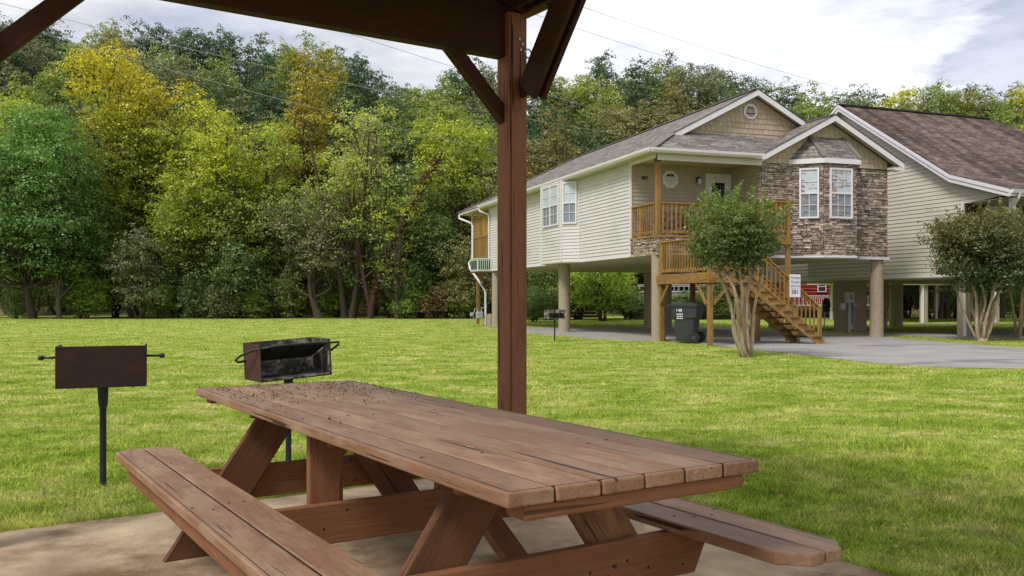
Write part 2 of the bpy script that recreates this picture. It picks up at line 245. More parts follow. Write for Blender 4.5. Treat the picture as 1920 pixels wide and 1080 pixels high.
# ------------------------------------------------------------------ mesh helpers
def tag(o, label=None, cat=None, group=None, kind=None):
    if label: o['label'] = label
    if cat: o['category'] = cat
    if group: o['group'] = group
    if kind: o['kind'] = kind
    return o
def empty(name, loc=(0, 0, 0), rz=0, parent=None, rot=None):
    o = bpy.data.objects.new(name, None); COL.objects.link(o); o.empty_display_size = 0.2
    o.location = loc; o.rotation_euler = rot or (0, 0, rz)
    if parent: o.parent = parent
    return o
class MB:
    def __init__(s): s.v = []; s.f = []; s.uv = []; s.hasuv = False
    def face(s, pts, uvs=None):
        b = len(s.v); s.v += [tuple(p) for p in pts]; s.f.append(tuple(range(b, b + len(pts))))
        if uvs: s.hasuv = True
        s.uv.append(uvs or [(0, 0)] * len(pts))
    def mesh(s, vs, fs):
        b = len(s.v); s.v += [tuple(p) for p in vs]
        for f in fs: s.f.append(tuple(b + i for i in f)); s.uv.append([(0, 0)] * len(f))
    def box(s, x0, x1, y0, y1, z0, z1):
        s.obox(((x0 + x1) / 2, (y0 + y1) / 2, (z0 + z1) / 2), (abs(x1 - x0) / 2, 0, 0), (0, abs(y1 - y0) / 2, 0), (0, 0, abs(z1 - z0) / 2))
    def obox(s, c, a, b, d):
        c, a, b, d = map(Vector, (c, a, b, d))
        if a.cross(b).dot(d) < 0: a = -a
        vs = [c + i * a + j * b + k * d for k in (-1, 1) for j in (-1, 1) for i in (-1, 1)]
        s.mesh(vs, [(0, 2, 3, 1), (4, 5, 7, 6), (0, 1, 5, 4), (2, 6, 7, 3), (0, 4, 6, 2), (1, 3, 7, 5)])
    def bar(s, p0, p1, wd, ht, up=(0, 0, 1)):
        p0, p1, up = Vector(p0), Vector(p1), Vector(up); d = p1 - p0; L = d.length; d.normalize()
        x = d.cross(up)
        if x.length < 1e-4: x = d.cross(Vector((1, 0, 0)))
        x.normalize(); y = x.cross(d)
        s.obox((p0 + p1) / 2, d * (L / 2), x * (wd / 2), y * (ht / 2))
    def prism(s, poly, axis_pts, off):
        """extrude polygon (list of 3d pts) by vector off"""
        off = Vector(off); P = [Vector(p) for p in poly]; n = len(P)
        nrm = sum(((P[i]).cross(P[(i + 1) % n]) for i in range(n)), Vector())
        if nrm.dot(off) > 0: P.reverse()
        vs = P + [p + off for p in P]
        fs = [tuple(range(n)), tuple(range(2 * n - 1, n - 1, -1))] + [(i, i + n, (i + 1) % n + n, (i + 1) % n) for i in range(n)]
        s.mesh(vs, fs)
    def tube(s, pts, r, seg=8, cap=True):
        pts = [Vector(p) for p in pts]; n = len(pts)
        rs = r if isinstance(r, (list, tuple)) else [r] * n
        b = len(s.v); prev = None
        for i, p in enumerate(pts):
            d = (pts[min(i + 1, n - 1)] - pts[max(i - 1, 0)]).normalized()
            if prev is None:
                x = d.orthogonal().normalized()
            else:
                x = (prev - d * prev.dot(d)).normalized()
            prev = x; y = d.cross(x)
            for k in range(seg):
                a = 2 * math.pi * k / seg; s.v.append(tuple(p + (x * math.cos(a) + y * math.sin(a)) * rs[i]))
        for i in range(n - 1):
            for k in range(seg):
                k2 = (k + 1) % seg
                s.f.append((b + i * seg + k, b + i * seg + k2, b + (i + 1) * seg + k2, b + (i + 1) * seg + k)); s.uv.append([(0, 0)] * 4)
        if cap:
            s.f.append(tuple(b + k for k in range(seg))[::-1]); s.uv.append([(0, 0)] * seg)
            s.f.append(tuple(b + (n - 1) * seg + k for k in range(seg))); s.uv.append([(0, 0)] * seg)
    def build(s, name, m, parent=None, bevel=0, smooth=False, seg=2):
        me = bpy.data.meshes.new(name); me.from_pydata(s.v, [], s.f)
        if s.hasuv:
            l = me.uv_layers.new(name='UVMap'); k = 0
            for f in s.uv:
                for u in f: l.data[k].uv = u; k += 1
        me.materials.append(m); me.update()
        if smooth:
            for p in me.polygons: p.use_smooth = True
        o = bpy.data.objects.new(name, me); COL.objects.link(o)
        if parent: o.parent = parent
        if bevel:
            b = o.modifiers.new('bevel', 'BEVEL'); b.width = bevel; b.segments = seg; b.limit_method = 'ANGLE'; b.angle_limit = 0.6
        return o
def board(name, parent, p0, p1, wd, ht, m, up=(0, 0, 1), bevel=0.004, label=None):
    """one timber as its own object: local X runs along the grain"""
    p0, p1, up = Vector(p0), Vector(p1), Vector(up); d = p1 - p0; L = d.length; d.normalize()
    y = up.cross(d)
    if y.length < 1e-4: y = Vector((0, 1, 0)).cross(d)
    y.normalize(); z = d.cross(y)
    mb = MB(); mb.box(0, L, -wd / 2, wd / 2, -ht / 2, ht / 2)
    o = mb.build(name, m, parent, bevel)
    o.matrix_local = Matrix(((d.x, y.x, z.x, p0.x), (d.y, y.y, z.y, p0.y), (d.z, y.z, z.z, p0.z), (0, 0, 0, 1)))
    if label: o['label'] = label
    return o
def fast_mesh(name, verts, nper, m, parent=None, link=True):
    """many separate faces of nper vertices each, straight from numpy"""
    verts = np.asarray(verts, dtype=np.float32).reshape(-1, 3); nv = len(verts); nf = nv // nper
    me = bpy.data.meshes.new(name); me.vertices.add(nv); me.vertices.foreach_set('co', verts.ravel())
    me.loops.add(nv); me.loops.foreach_set('vertex_index', np.arange(nv, dtype=np.int32))
    me.polygons.add(nf); me.polygons.foreach_set('loop_start', np.arange(0, nv, nper, dtype=np.int32))
    me.update(calc_edges=True); me.materials.append(m)
    if not link: return me
    o = bpy.data.objects.new(name, me); COL.objects.link(o)
    if parent: o.parent = parent
    return o
def text_obj(name, s, size, m, parent, mw, ext=0.002):
    c = bpy.data.curves.new(name, 'FONT'); c.body = s; c.size = size; c.extrude = ext; c.align_x = 'CENTER'; c.align_y = 'CENTER'; c.offset = size * 0.012
    t = bpy.data.objects.new(name, c); COL.objects.link(t)
    dg = bpy.context.evaluated_depsgraph_get(); me = bpy.data.meshes.new_from_object(t.evaluated_get(dg))
    bpy.data.objects.remove(t); bpy.data.curves.remove(c); me.materials.clear(); me.materials.append(m); me.name = name
    o = bpy.data.objects.new(name, me); COL.objects.link(o); o.parent = parent; o.matrix_local = mw
    return o
def basis(o, x, y, z):
    x, y, z, o = map(Vector, (x, y, z, o))
    return Matrix(((x.x, y.x, z.x, o.x), (x.y, y.y, z.y, o.y), (x.z, y.z, z.z, o.z), (0, 0, 0, 1)))
R = random.Random(7)

# wall cladding on a plane: origin o, horizontal unit u, outward unit n; heights are local z
def siding(mb, o, u, n, z0, z1, xr, course=0.115, lean=0.026):
    o, u, n = Vector(o), Vector(u), Vector(n); Z = Vector((0, 0, 1)); z = z0
    while z < z1 - 1e-4:
        zt = min(z + course, z1); a0, b0 = xr(z + 0.001); a1, b1 = xr(zt - 0.001)
        if b0 - a0 > 0.01 or b1 - a1 > 0.01:
            if b1 < a1: a1 = b1 = (a1 + b1) / 2
            P = lambda a, zz, d: o + u * a + n * d + Z * zz
            q = [P(a0, z, lean), P(b0, z, lean), P(b1, zt, 0.003), P(a1, zt, 0.003)]
            lip = [P(a0, z, -0.004), P(b0, z, -0.004), P(b0, z, lean), P(a0, z, lean)]
            if u.cross(Z).dot(n) < 0: q.reverse(); lip.reverse()
            mb.face(q); mb.face(lip)
        z = zt
def plane_wall(mb, o, u, n, pts, th=0.08):
    o, u, n = Vector(o), Vector(u), Vector(n)
    mb.prism([o + u * a + Vector((0, 0, z)) - n * 0.004 for a, z in pts], None, -n * th)
def shakes(mb, o, u, n, z0, z1, xr, course=0.17):
    o, u, n = Vector(o), Vector(u), Vector(n); Z = Vector((0, 0, 1)); z = z0; rr = random.Random(5)
    while z < z1 - 1e-3:
        zt = min(z + course, z1); a0, b0 = xr(z); a1, b1 = xr(zt); x = a0 - rr.random() * 0.1
        lim = lambda v, a, b: max(a, min(b, v))
        while x < b0:
            wd = rr.uniform(0.13, 0.22); x2 = x + wd; g = 0.006; ln = rr.uniform(0.018, 0.028); dz = 0
            l0, r0 = lim(x + g, a0, b0), lim(x2 - g, a0, b0); l1, r1 = lim(x + g, a1, b1), lim(x2 - g, a1, b1)
            if r0 - l0 > 0.01:
                P = lambda a, zz, d: o + u * a + n * d + Z * zz
                vs = [P(l0, z - dz, ln), P(r0, z - dz, ln), P(r1, zt, 0.004), P(l1, zt, 0.004), P(l0, z - dz, -0.004), P(r0, z - dz, -0.004), P(r1, zt, -0.004), P(l1, zt, -0.004)]
                fs = [(0, 1, 2, 3), (4, 5, 1, 0), (5, 6, 2, 1), (7, 4, 0, 3)]
                if u.cross(Z).dot(n) < 0: fs = [f[::-1] for f in fs]
                mb.mesh(vs, fs)
            x = x2
        z = zt
def stones(mb, o, u, n, a0, a1, z0, z1, seed=1):
    o, u, n = Vector(o), Vector(u), Vector(n); Z = Vector((0, 0, 1)); rr = random.Random(seed); z = z0
    while z < z1 - 0.02:
        h = min(rr.choice((0.045, 0.06, 0.075, 0.095)), z1 - z); x = a0 - 0.0
        while x < a1 - 0.02:
            wd = min(rr.uniform(0.09, 0.34), a1 - x)
            sub = [(z, h)] if (h < 0.07 or rr.random() < 0.7) else [(z, h * 0.5), (z + h * 0.5, h * 0.5)]
            for zz, hh in sub:
                d = rr.uniform(0.004, 0.062); g = 0.004; j = lambda: rr.uniform(-0.006, 0.006)
                P = lambda a, q, dd: o + u * a + n * dd + Z * q
                i = 0.008
                vs = [P(x + g, zz + g, 0), P(x + wd - g, zz + g, 0), P(x + wd - g, zz + hh - g, 0), P(x + g, zz + hh - g, 0),
                      P(x + g + i + j(), zz + g + i / 2, d + j()), P(x + wd - g - i + j(), zz + g + i / 2, d + j()), P(x + wd - g - i + j(), zz + hh - g - i / 2, d + j()), P(x + g + i + j(), zz + hh - g - i / 2, d + j())]
                fs = [(4, 5, 6, 7), (0, 1, 5, 4), (1, 2, 6, 5), (2, 3, 7, 6), (3, 0, 4, 7)]
                if u.cross(Z).dot(n) < 0: fs = [f[::-1] for f in fs]
                mb.mesh(vs, fs)
            x += wd
        z += h
def window(parent, o, u, n, wd, ht, cols, rows, mull=0, curtain=(0.0, 1.0), fw=0.055, name='window'):
    """o = lower left corner on the wall, frame proud of it; sub-parts: pane, curtain, muntin"""
    o, u, n = Vector(o), Vector(u), Vector(n); Z = Vector((0, 0, 1))
    P = lambda a, z, d: o + u * a + Z * z + n * d
    f = MB()
    def bb(mb, a0, a1, z0, z1, d0, d1): mb.obox(P((a0 + a1) / 2, (z0 + z1) / 2, (d0 + d1) / 2), u * ((a1 - a0) / 2), n * ((d1 - d0) / 2), Z * ((z1 - z0) / 2))
    bb(f, 0, fw, 0, ht, -0.02, 0.05); bb(f, wd - fw, wd, 0, ht, -0.02, 0.05)
    bb(f, fw, wd - fw, 0, fw, -0.02, 0.048); bb(f, fw, wd - fw, ht - fw, ht, -0.02, 0.048); bb(f, fw, wd - fw, ht / 2 - 0.025, ht / 2 + 0.025, 0.012, 0.046)
    if mull: bb(f, wd / 2 - 0.035, wd / 2 + 0.035, fw, ht - fw, -0.02, 0.052)
    fo = f.build(name, MT['white'], parent)
    g = MB(); bb(g, fw, wd - fw, fw, ht - fw, 0.024, 0.028); g.build('pane', MT['glass'], fo)
    k = MB(); bb(k, fw, wd - fw, fw + (ht - 2 * fw) * curtain[0], fw + (ht - 2 * fw) * curtain[1], 0.008, 0.011)
    k.build('curtain', MT['curtain'], fo)
    if curtain[0] > 0.01:
        k = MB(); bb(k, fw, wd - fw, fw, fw + (ht - 2 * fw) * curtain[0], 0.004, 0.007); k.build('screen', MT['screen'] if curtain[0] < 0.9 else MT['interior'], fo)
    q = MB()
    for i in range(1, cols):
        a = fw + (wd - 2 * fw) * i / cols; bb(q, a - 0.009, a + 0.009, fw, ht - fw, 0.028, 0.036)
    for i in range(1, rows):
        z = fw + (ht - 2 * fw) * i / rows; bb(q, fw, wd - fw, z - 0.009, z + 0.009, 0.027, 0.035)
    if q.v: q.build('muntin', MT['white'], fo)
    return fo
def roof_face(mb, pts, th=0.05, uvec=(0, 1, 0)):
    """sloped roof slab from a planar polygon, UV in metres (u along the eave, v up the slope)"""
    P = [Vector(p) for p in pts]; n = sum((P[i].cross(P[(i + 1) % len(P)]) for i in range(len(P))), Vector()).normalized()
    if n.z < 0: P.reverse(); n = -n
    u = Vector((0, 0, 1)).cross(n).normalized(); v = n.cross(u)
    uv = [(p.dot(u) + 20, p.dot(v) + 20) for p in P]
    mb.face(P, uv); mb.face([p - Vector((0, 0, th)) for p in reversed(P)])
    for i in range(len(P)):
        a, b = P[i], P[(i + 1) % len(P)]; mb.face([a, a - Vector((0, 0, th)), b - Vector((0, 0, th)), b])

# ------------------------------------------------------------------ ground, paving, hills
def grass_color(t, blade=False):
    """patchy lawn colour in world metres: yellow-green, deep green, straw"""
    tc = N(t, 'ShaderNodeTexCoord')
    def nz(s, st=(1, 1, 1), d=5, rg=0.6):
        a = N(t, 'ShaderNodeMapping'); a.inputs['Scale'].default_value = st; t.links.new(tc.outputs['Object'], a.inputs[0])
        n = N(t, 'ShaderNodeTexNoise', Scale=s, Detail=float(d), Roughness=rg); t.links.new(a.outputs[0], n.inputs['Vector']); return n.outputs['Fac']
    a = ramp(t, [(0.33, (0.175, 0.275, 0.030)), (0.48, (0.31, 0.395, 0.068)), (0.64, (0.52, 0.505, 0.19))]); t.links.new(nz(1.3, (0.8, 1.0, 1), 9, 0.72), a.inputs[0])
    b = ramp(t, [(0.35, 0.70), (0.65, 1.2)]); t.links.new(nz(5.0, (1, 1, 1), 6, 0.7), b.inputs[0])
    x = N(t, 'ShaderNodeMix', data_type='RGBA', blend_type='MULTIPLY'); x.inputs[0].default_value = 1
    t.links.new(a.outputs[0], x.inputs[6]); t.links.new(b.outputs[0], x.inputs[7])
    # lusher strip of grass where the shelter roof drips, along the slab
    return x.outputs[2], nz
m, t, p, o = new_mat('lawn_turf'); col, nz = grass_color(t)
p.inputs['Roughness'].default_value = 1; p.inputs['Specular IOR Level'].default_value = 0.0
r = ramp(t, [(0.3, 0.72), (0.7, 1.22)]); t.links.new(nz(38, (1, 1, 1), 4, 0.8), r.inputs[0])
x = N(t, 'ShaderNodeMix', data_type='RGBA', blend_type='MULTIPLY'); x.inputs[0].default_value = 1
t.links.new(col, x.inputs[6]); t.links.new(r.outputs[0], x.inputs[7]); t.links.new(x.outputs[2], p.inputs['Base Color'])
bb_ = N(t, 'ShaderNodeBump', Strength=1.0, Distance=0.03); t.links.new(nz(45, (1, 1, 1), 4, 0.8), bb_.inputs['Height']); t.links.new(bb_.outputs[0], p.inputs['Normal'])
MT['lawn'] = m
m, t, p, o = new_mat('grass_blade'); t.nodes.remove(p); col, nz = grass_color(t)
g = N(t, 'ShaderNodeNewGeometry'); ir = ramp(t, [(0, (0.38, 0.58, 0.4)), (0.45, (1.1, 1.15, 0.95)), (1, (2.2, 1.85, 2.0))]); t.links.new(g.outputs['Random Per Island'], ir.inputs[0])
x = N(t, 'ShaderNodeMix', data_type='RGBA', blend_type='MULTIPLY'); x.inputs[0].default_value = 1; t.links.new(col, x.inputs[6]); t.links.new(ir.outputs[0], x.inputs[7])
d = N(t, 'ShaderNodeBsdfDiffuse'); tr = N(t, 'ShaderNodeBsdfTranslucent'); ms = N(t, 'ShaderNodeMixShader'); ms.inputs[0].default_value = 0.45
t.links.new(x.outputs[2], d.inputs[0]); t.links.new(x.outputs[2], tr.inputs[0]); t.links.new(d.outputs[0], ms.inputs[1]); t.links.new(tr.outputs[0], ms.inputs[2]); t.links.new(ms.outputs[0], o.inputs['Surface'])
MT['blade'] = m

TH = math.radians(33.9); U = Vector((-math.sin(TH), math.cos(TH), 0)); V = Vector((math.cos(TH), math.sin(TH), 0))   # shelter axes
POST = Vector((0.0, 6.0, 0))
def SH(u, v, z=0): return POST + U * u + V * v + Vector((0, 0, z))
HA = math.radians(18.8); T = Vector((math.cos(HA), math.sin(HA), 0)); K = Vector((-math.sin(HA), math.cos(HA), 0))   # house axes
HO = Vector((4.25, 26.6, 0))
def H(x, y, z=0): return HO + T * x + K * y + Vector((0, 0, z))
NA = math.radians(20.5); NO = Vector((14.6, 29.5, 0))

def hillh(x, y):
    """height of the wooded hill behind the river"""
    base = 13.0 * max(0.0, min(1.0, (y - 68) / 36.0)); base = base * base * (3 - 2 * base / 13.0) / 13.0 if base < 13 else 13.0
    back = max(0.0, (y - 108) / 60.0); f = 1.0 / (1 + back * back * 3)
    lat = 1.0 + 0.35 * max(0, min(1, (-x - 5) / 40.0)) - 0.3 * max(0, min(1, (x - 35) / 40.0))
    return base * f * lat + 0.9 * math.sin(x * 0.09) * min(1, base / 6) - 0.05
mb = MB(); mb.box(-400, 400, -60, 900, -0.5, 0)
lawn = mb.build('lawn', MT['lawn']); tag(lawn, 'mown green and straw coloured lawn reaching to the tree line', kind='structure')
nx, ny = 80, 50; vs = []; fs = []
for j in range(ny + 1):
    for i in range(nx + 1):
        x = -170 + 340 * i / nx; y = 62 + 130 * j / ny; vs.append((x, y, hillh(x, y) + 0.35 * math.sin(x * 1.3 + y) * min(1, hillh(x, y) / 3)))
for j in range(ny):
    for i in range(nx):
        a = j * (nx + 1) + i; fs.append((a, a + 1, a + nx + 2, a + nx + 1))
mb = MB(); mb.mesh(vs, fs); hill = mb.build('hillside', MT['hill'], smooth=True); tag(hill, 'leaf covered hillside under the wood', kind='structure')

def sheet(name, pts, z, m, label, th=None):
    mb = MB(); mb.prism([(p[0], p[1], z) for p in pts], None, (0, 0, -(th or 0.06)))
    return tag(mb.build(name, m), label, kind='structure')
# concrete slab under the shelter, grass along two sides
sl_pts = [SH(0.33, 0.20), SH(0.33, -9), SH(-9, -9), SH(-9, 0.20)]
mb = MB(); mb.prism([(p.x, p.y, 0.035) for p in sl_pts], None, (0, 0, -0.15)); slab = mb.build('concrete_slab', MT['slab'], bevel=0.01)
tag(slab, 'brown stained concrete slab under the picnic shelter', kind='structure')
# drive: under the house, out past the stairs, then away to the right
dr = [(5.2, 24.6), (5.5, 23.8), (5.95, 21.9), (6.3, 20.5), (6.55, 19.2), (6.8, 18.0), (7.2, 16.8), (8.0, 16.2), (9.1, 16.0), (12, 15.9), (30, 15.0), (30, 22.5), (16.0, 22.4), (12.9, 23.2), (12.5, 25.5), (12.3, 28.0), (11.7, 30.0)]
mb = MB(); V2 = lambda q: [(a, b, 0.006) for a, b in q]; h1, h2, h3 = H(8.6, 0.6), H(0.4, 0.6), H(0.6, -1.0)
mb.face(V2([(h3.x, h3.y), (5.2, 24.6), (5.5, 23.8), (5.95, 21.9), (6.3, 20.5), (12.9, 23.2), (12.5, 25.5), (12.3, 28.0), (h1.x, h1.y), (h2.x, h2.y)]))
mb.face(V2([(6.3, 20.5), (6.55, 19.2), (6.8, 18.0), (7.2, 16.8), (8.0, 16.2), (9.1, 16.0), (12, 15.9), (30, 15.0), (30, 22.5), (16.0, 22.4), (12.9, 23.2)]))
tag(mb.build('driveway', MT['asphalt']), 'grey asphalt drive curving from under the house to the right', kind='structure')
sheet('carport_slab', [H(-1.2, 6.0), H(-1.0, 2.4), H(-0.35, 0.2), H(8.7, 0.2), H(8.7, 13.0), H(-1.2, 13.0)], 0.016, MT['carport'], 'pale concrete parking slab under the raised house')
def NB(x, y, z=0): return NO + Vector((math.cos(NA) * x - math.sin(NA) * y, math.sin(NA) * x + math.cos(NA) * y, z))
sheet('neighbour_drive', [NB(-0.9, -1.3), NB(14, -1.3), NB(14, 4.2), NB(-0.9, 4.2)], 0.008, MT['asphalt'], 'dark asphalt strip under the neighbouring house')
sheet('far_path', [Vector(p) for p in ((19.5, 44.2, 0), (34, 46.5, 0), (34, 47.6, 0), (19.5, 45.3, 0))], 0.008, MT['carport'], 'pale narrow path across the far grass')

# ---- grass blades near the slab (mesh triangles), thinner with distance
rng = np.random.default_rng(3)
def inside_slab(x, y):
    rx, ry = x - POST.x, y - POST.y; u = rx * U.x + ry * U.y; v = rx * V.x + ry * V.y
    return (u < 0.33) & (v < 0.20)
from math import inf
drv = np.array(dr + [(H(8.6, 0.6).x, H(8.6, 0.6).y), (H(0.4, 0.6).x, H(0.4, 0.6).y), (H(0.6, -1).x, H(0.6, -1).y)])
def in_poly(x, y, P):
    c = np.zeros(len(x), bool); n = len(P)
    for i in range(n):
        x1, y1 = P[i]; x2, y2 = P[(i + 1) % n]
        if y1 == y2: continue
        c ^= ((y1 > y) != (y2 > y)) & (x < (x2 - x1) * (y - y1) / (y2 - y1) + x1)
    return c
tris = []
for (ya, yb, dens, wdt, hgt) in ((2.6, 7.5, 6000, 0.0075, 0.040), (7.5, 11, 2900, 0.009, 0.034), (11, 17, 1100, 0.014, 0.032), (17, 30, 320, 0.026, 0.030), (30, 60, 62, 0.05, 0.032)):
    hw = 0.70 * yb + 2.2; n = int(dens * (yb - ya) * 2 * hw)
    x = rng.uniform(-hw, hw, n); y = rng.uniform(ya, yb, n)
    keep = (np.abs(x) < 0.68 * y + 2.0) & ~inside_slab(x, y) & ~in_poly(x, y, drv)
    if ya > 16:
        hx, hy = x - HO.x, y - HO.y; a = hx * T.x + hy * T.y; b = hx * K.x + hy * K.y
        keep &= ~((a > -1.2) & (a < 8.7) & (b > 0.2) & (b < 13)); 
        nxx, nyy = x - NO.x, y - NO.y; a = nxx * math.cos(NA) + nyy * math.sin(NA); b = -nxx * math.sin(NA) + nyy * math.cos(NA)
        keep &= ~((a > -0.9) & (a < 14) & (b > -1.3) & (b < 4.2))
    x = x[keep]; y = y[keep]; n = len(x)
    clump = 0.65 + 0.6 * (0.5 + 0.5 * np.sin(x * 3.1 + np.sin(y * 2.3) * 2)) * (0.5 + 0.5 * np.sin(y * 4.7 + x))
    clump = clump * (0.75 + 0.5 * (np.sin(x * 17 + np.sin(y * 13) * 3) * np.sin(y * 19 + np.sin(x * 11) * 3) > 0.1))
    h = hgt * rng.uniform(0.3, 1.2, n) * clump; az = rng.uniform(0, 2 * np.pi, n); ln = rng.uniform(0.2, 1.1, n) * h; la = rng.uniform(0, 2 * np.pi, n)
    w2 = wdt * rng.uniform(0.6, 1.3, n) / 2
    A = np.stack([x - np.cos(az) * w2, y - np.sin(az) * w2, np.full(n, -0.003)], 1); B = np.stack([x + np.cos(az) * w2, y + np.sin(az) * w2, np.full(n, -0.003)], 1)
    Cc = np.stack([x + np.cos(la) * ln, y + np.sin(la) * ln, h], 1)
    tris.append(np.stack([A, B, Cc], 1).reshape(-1, 3))
# ragged fringe leaning over the slab edges
for (p0, p1, nn) in ((SH(0.33, -6.5), SH(0.33, 0.2), 16000), (SH(0.33, 0.2), SH(-5.0, 0.2), 13000)):
    s_ = rng.uniform(0, 1, nn); off = rng.uniform(-0.012, 0.05, nn); d_ = (p1 - p0); outd = U if p0 != SH(0.33, 0.2) else V
    x = p0.x + d_.x * s_ + outd.x * off; y = p0.y + d_.y * s_ + outd.y * off
    h = rng.uniform(0.03, 0.085, nn); az = rng.uniform(0, 6.28, nn); w2 = 0.003; la = rng.uniform(0, 6.28, nn); ln = h * rng.uniform(0.3, 1.0, nn)
    A = np.stack([x - np.cos(az) * w2, y - np.sin(az) * w2, np.zeros(nn)], 1); B = np.stack([x + np.cos(az) * w2, y + np.sin(az) * w2, np.zeros(nn)], 1)
    Cc = np.stack([x + np.cos(la) * ln, y + np.sin(la) * ln, h], 1); tris.append(np.stack([A, B, Cc], 1).reshape(-1, 3))
gr = fast_mesh('grass', np.concatenate(tris), 3, MT['blade']); tag(gr, 'short mown grass blades growing over the lawn', 'grass', kind='stuff')

nl = 900; x = rng.uniform(-1, 1, nl); y = 4 + 40 * rng.random(nl) ** 1.6; x = x * (0.6 * y + 0.5); k = ~inside_slab(x, y) & ~in_poly(x, y, drv); x = x[k]; y = y[k]; nl = len(x)
a = rng.uniform(0, 6.28, nl); l_ = rng.uniform(0.008, 0.022, nl); z = rng.uniform(0.022, 0.034, nl); c, s = np.cos(a) * l_, np.sin(a) * l_
q = np.stack([np.stack([x - c, y - s, z], 1), np.stack([x + s * .6, y - c * .6, z + 0.008], 1), np.stack([x + c, y + s, z], 1), np.stack([x - s * .6, y + c * .6, z - 0.004], 1)], 1).reshape(-1, 3)
MT['fallen'] = mat('fallen_leaf', (0.42, 0.31, 0.10), (0.22, 0.14, 0.05), scale=2, island=0.5, rough=0.9)
tag(fast_mesh('fallen_leaves', q, 4, MT['fallen']), 'small dry yellow and brown leaves scattered over the lawn', 'fallen leaves', kind='stuff')

# ------------------------------------------------------------------ picnic shelter
sh = empty('picnic_shelter', POST, TH + math.pi / 2)       # local +x = U (out over the far side), local -y = V
tag(sh, 'dark brown timber picnic shelter with corner post, header beam and angled braces', 'shelter')
def L(u, v, z): return (u, -v, z)
def add_post(u, v):
    mb = MB(); w_ = 0.07
    pr = [(-w_, -w_), (w_, -w_), (w_, w_), (-w_, w_), (-w_, -w_ + 0.021), (-w_ + 0.016, -w_ + 0.015), (-w_, -w_ + 0.011)]
    mb.prism([(0.03, b, a) for a, b in pr], None, (3.07, 0, 0))
    ob = mb.build('post', MT['shelter'], sh, bevel=0.002)
    # local X up the post
    ob.matrix_local = basis(L(u, v, 0), (0, 0, 1), (0, -1, 0), (1, 0, 0))
    return ob
add_post(0, 0); add_post(0, -3.15); add_post(-5.2, 0); add_post(-5.2, -3.15)
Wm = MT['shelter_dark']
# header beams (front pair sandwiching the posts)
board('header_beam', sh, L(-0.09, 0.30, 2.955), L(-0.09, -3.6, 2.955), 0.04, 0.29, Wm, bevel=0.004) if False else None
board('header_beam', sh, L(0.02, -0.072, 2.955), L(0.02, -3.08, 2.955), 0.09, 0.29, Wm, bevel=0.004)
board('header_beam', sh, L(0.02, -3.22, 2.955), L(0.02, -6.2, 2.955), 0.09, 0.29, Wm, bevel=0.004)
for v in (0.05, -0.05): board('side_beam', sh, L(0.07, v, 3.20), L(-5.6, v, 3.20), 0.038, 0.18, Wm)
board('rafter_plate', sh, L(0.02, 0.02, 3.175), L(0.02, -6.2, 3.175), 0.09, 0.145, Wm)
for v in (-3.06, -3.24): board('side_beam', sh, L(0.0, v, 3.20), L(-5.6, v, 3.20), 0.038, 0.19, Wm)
# braces along the header
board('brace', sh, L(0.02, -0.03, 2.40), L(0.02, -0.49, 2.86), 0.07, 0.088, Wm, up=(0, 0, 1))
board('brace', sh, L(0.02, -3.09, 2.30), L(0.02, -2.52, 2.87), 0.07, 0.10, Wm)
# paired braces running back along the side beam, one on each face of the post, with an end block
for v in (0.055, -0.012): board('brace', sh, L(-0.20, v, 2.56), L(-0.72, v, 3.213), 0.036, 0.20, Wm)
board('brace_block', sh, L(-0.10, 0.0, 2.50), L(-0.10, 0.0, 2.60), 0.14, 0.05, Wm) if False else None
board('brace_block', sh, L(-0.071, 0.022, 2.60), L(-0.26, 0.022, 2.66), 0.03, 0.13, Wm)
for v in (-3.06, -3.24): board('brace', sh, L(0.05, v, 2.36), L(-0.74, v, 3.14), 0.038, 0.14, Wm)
# bolts and a hook plate on the post head
mb = MB()
for (dv, dz) in ((0.01, 2.93), (0.035, 2.90), (0.02, 2.86)):
    mb = MB(); mb.tube([L(-0.068, dv, dz), L(-0.078, dv, dz)], 0.009, 8); mb.build('bolt', MT['galv'], sh)
mb = MB(); pts = [L(-0.085 - 0.0, 0.07 + 0.028 * math.cos(a), 2.84 + 0.028 * math.sin(a)) for a in [math.radians(d) for d in range(-120, 200, 20)]]; mb.tube(pts, 0.006, 6)
mb.build('eye_hook', MT['galv'], sh)
# rafters, roof boards, shingled gable roof; ridge runs along U
RZ = 3.07
def rz(v): return RZ + 0.34 * (1.575 - abs(v + 1.575)) + 0.0
for i in range(8):
    u = -0.10 - i * 0.75
    for s in (0, 1):
        va, vb = (0.10, -1.575) if s == 0 else (-3.25, -1.575)
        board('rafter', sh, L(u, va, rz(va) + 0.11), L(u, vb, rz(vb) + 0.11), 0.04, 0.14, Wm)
mb = MB()
for va in (0.13, -3.28):
    roof_face(mb, [L(0.22, va, rz(va) + 0.20), L(-6.1, va, rz(va) + 0.20), L(-6.1, -1.575, rz(-1.575) + 0.20), L(0.22, -1.575, rz(-1.575) + 0.20)], th=0.03)
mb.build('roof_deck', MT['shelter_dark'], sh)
mb = MB()
for va in (0.14, -3.29):
    roof_face(mb, [L(0.23, va, rz(va) + 0.215), L(-6.13, va, rz(va) + 0.215), L(-6.13, -1.575, rz(-1.575) + 0.215), L(0.23, -1.575, rz(-1.575) + 0.215)], th=0.012)
mb.build('roof', MT['shingle'], sh)
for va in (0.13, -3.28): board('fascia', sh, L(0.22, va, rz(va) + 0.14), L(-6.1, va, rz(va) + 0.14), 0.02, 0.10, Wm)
board('blocking', sh, L(-0.16, -0.02, 3.045), L(-0.43, -0.02, 3.045), 0.03, 0.03, MT['deck'], label='new unpainted pale board under the roof by the post')

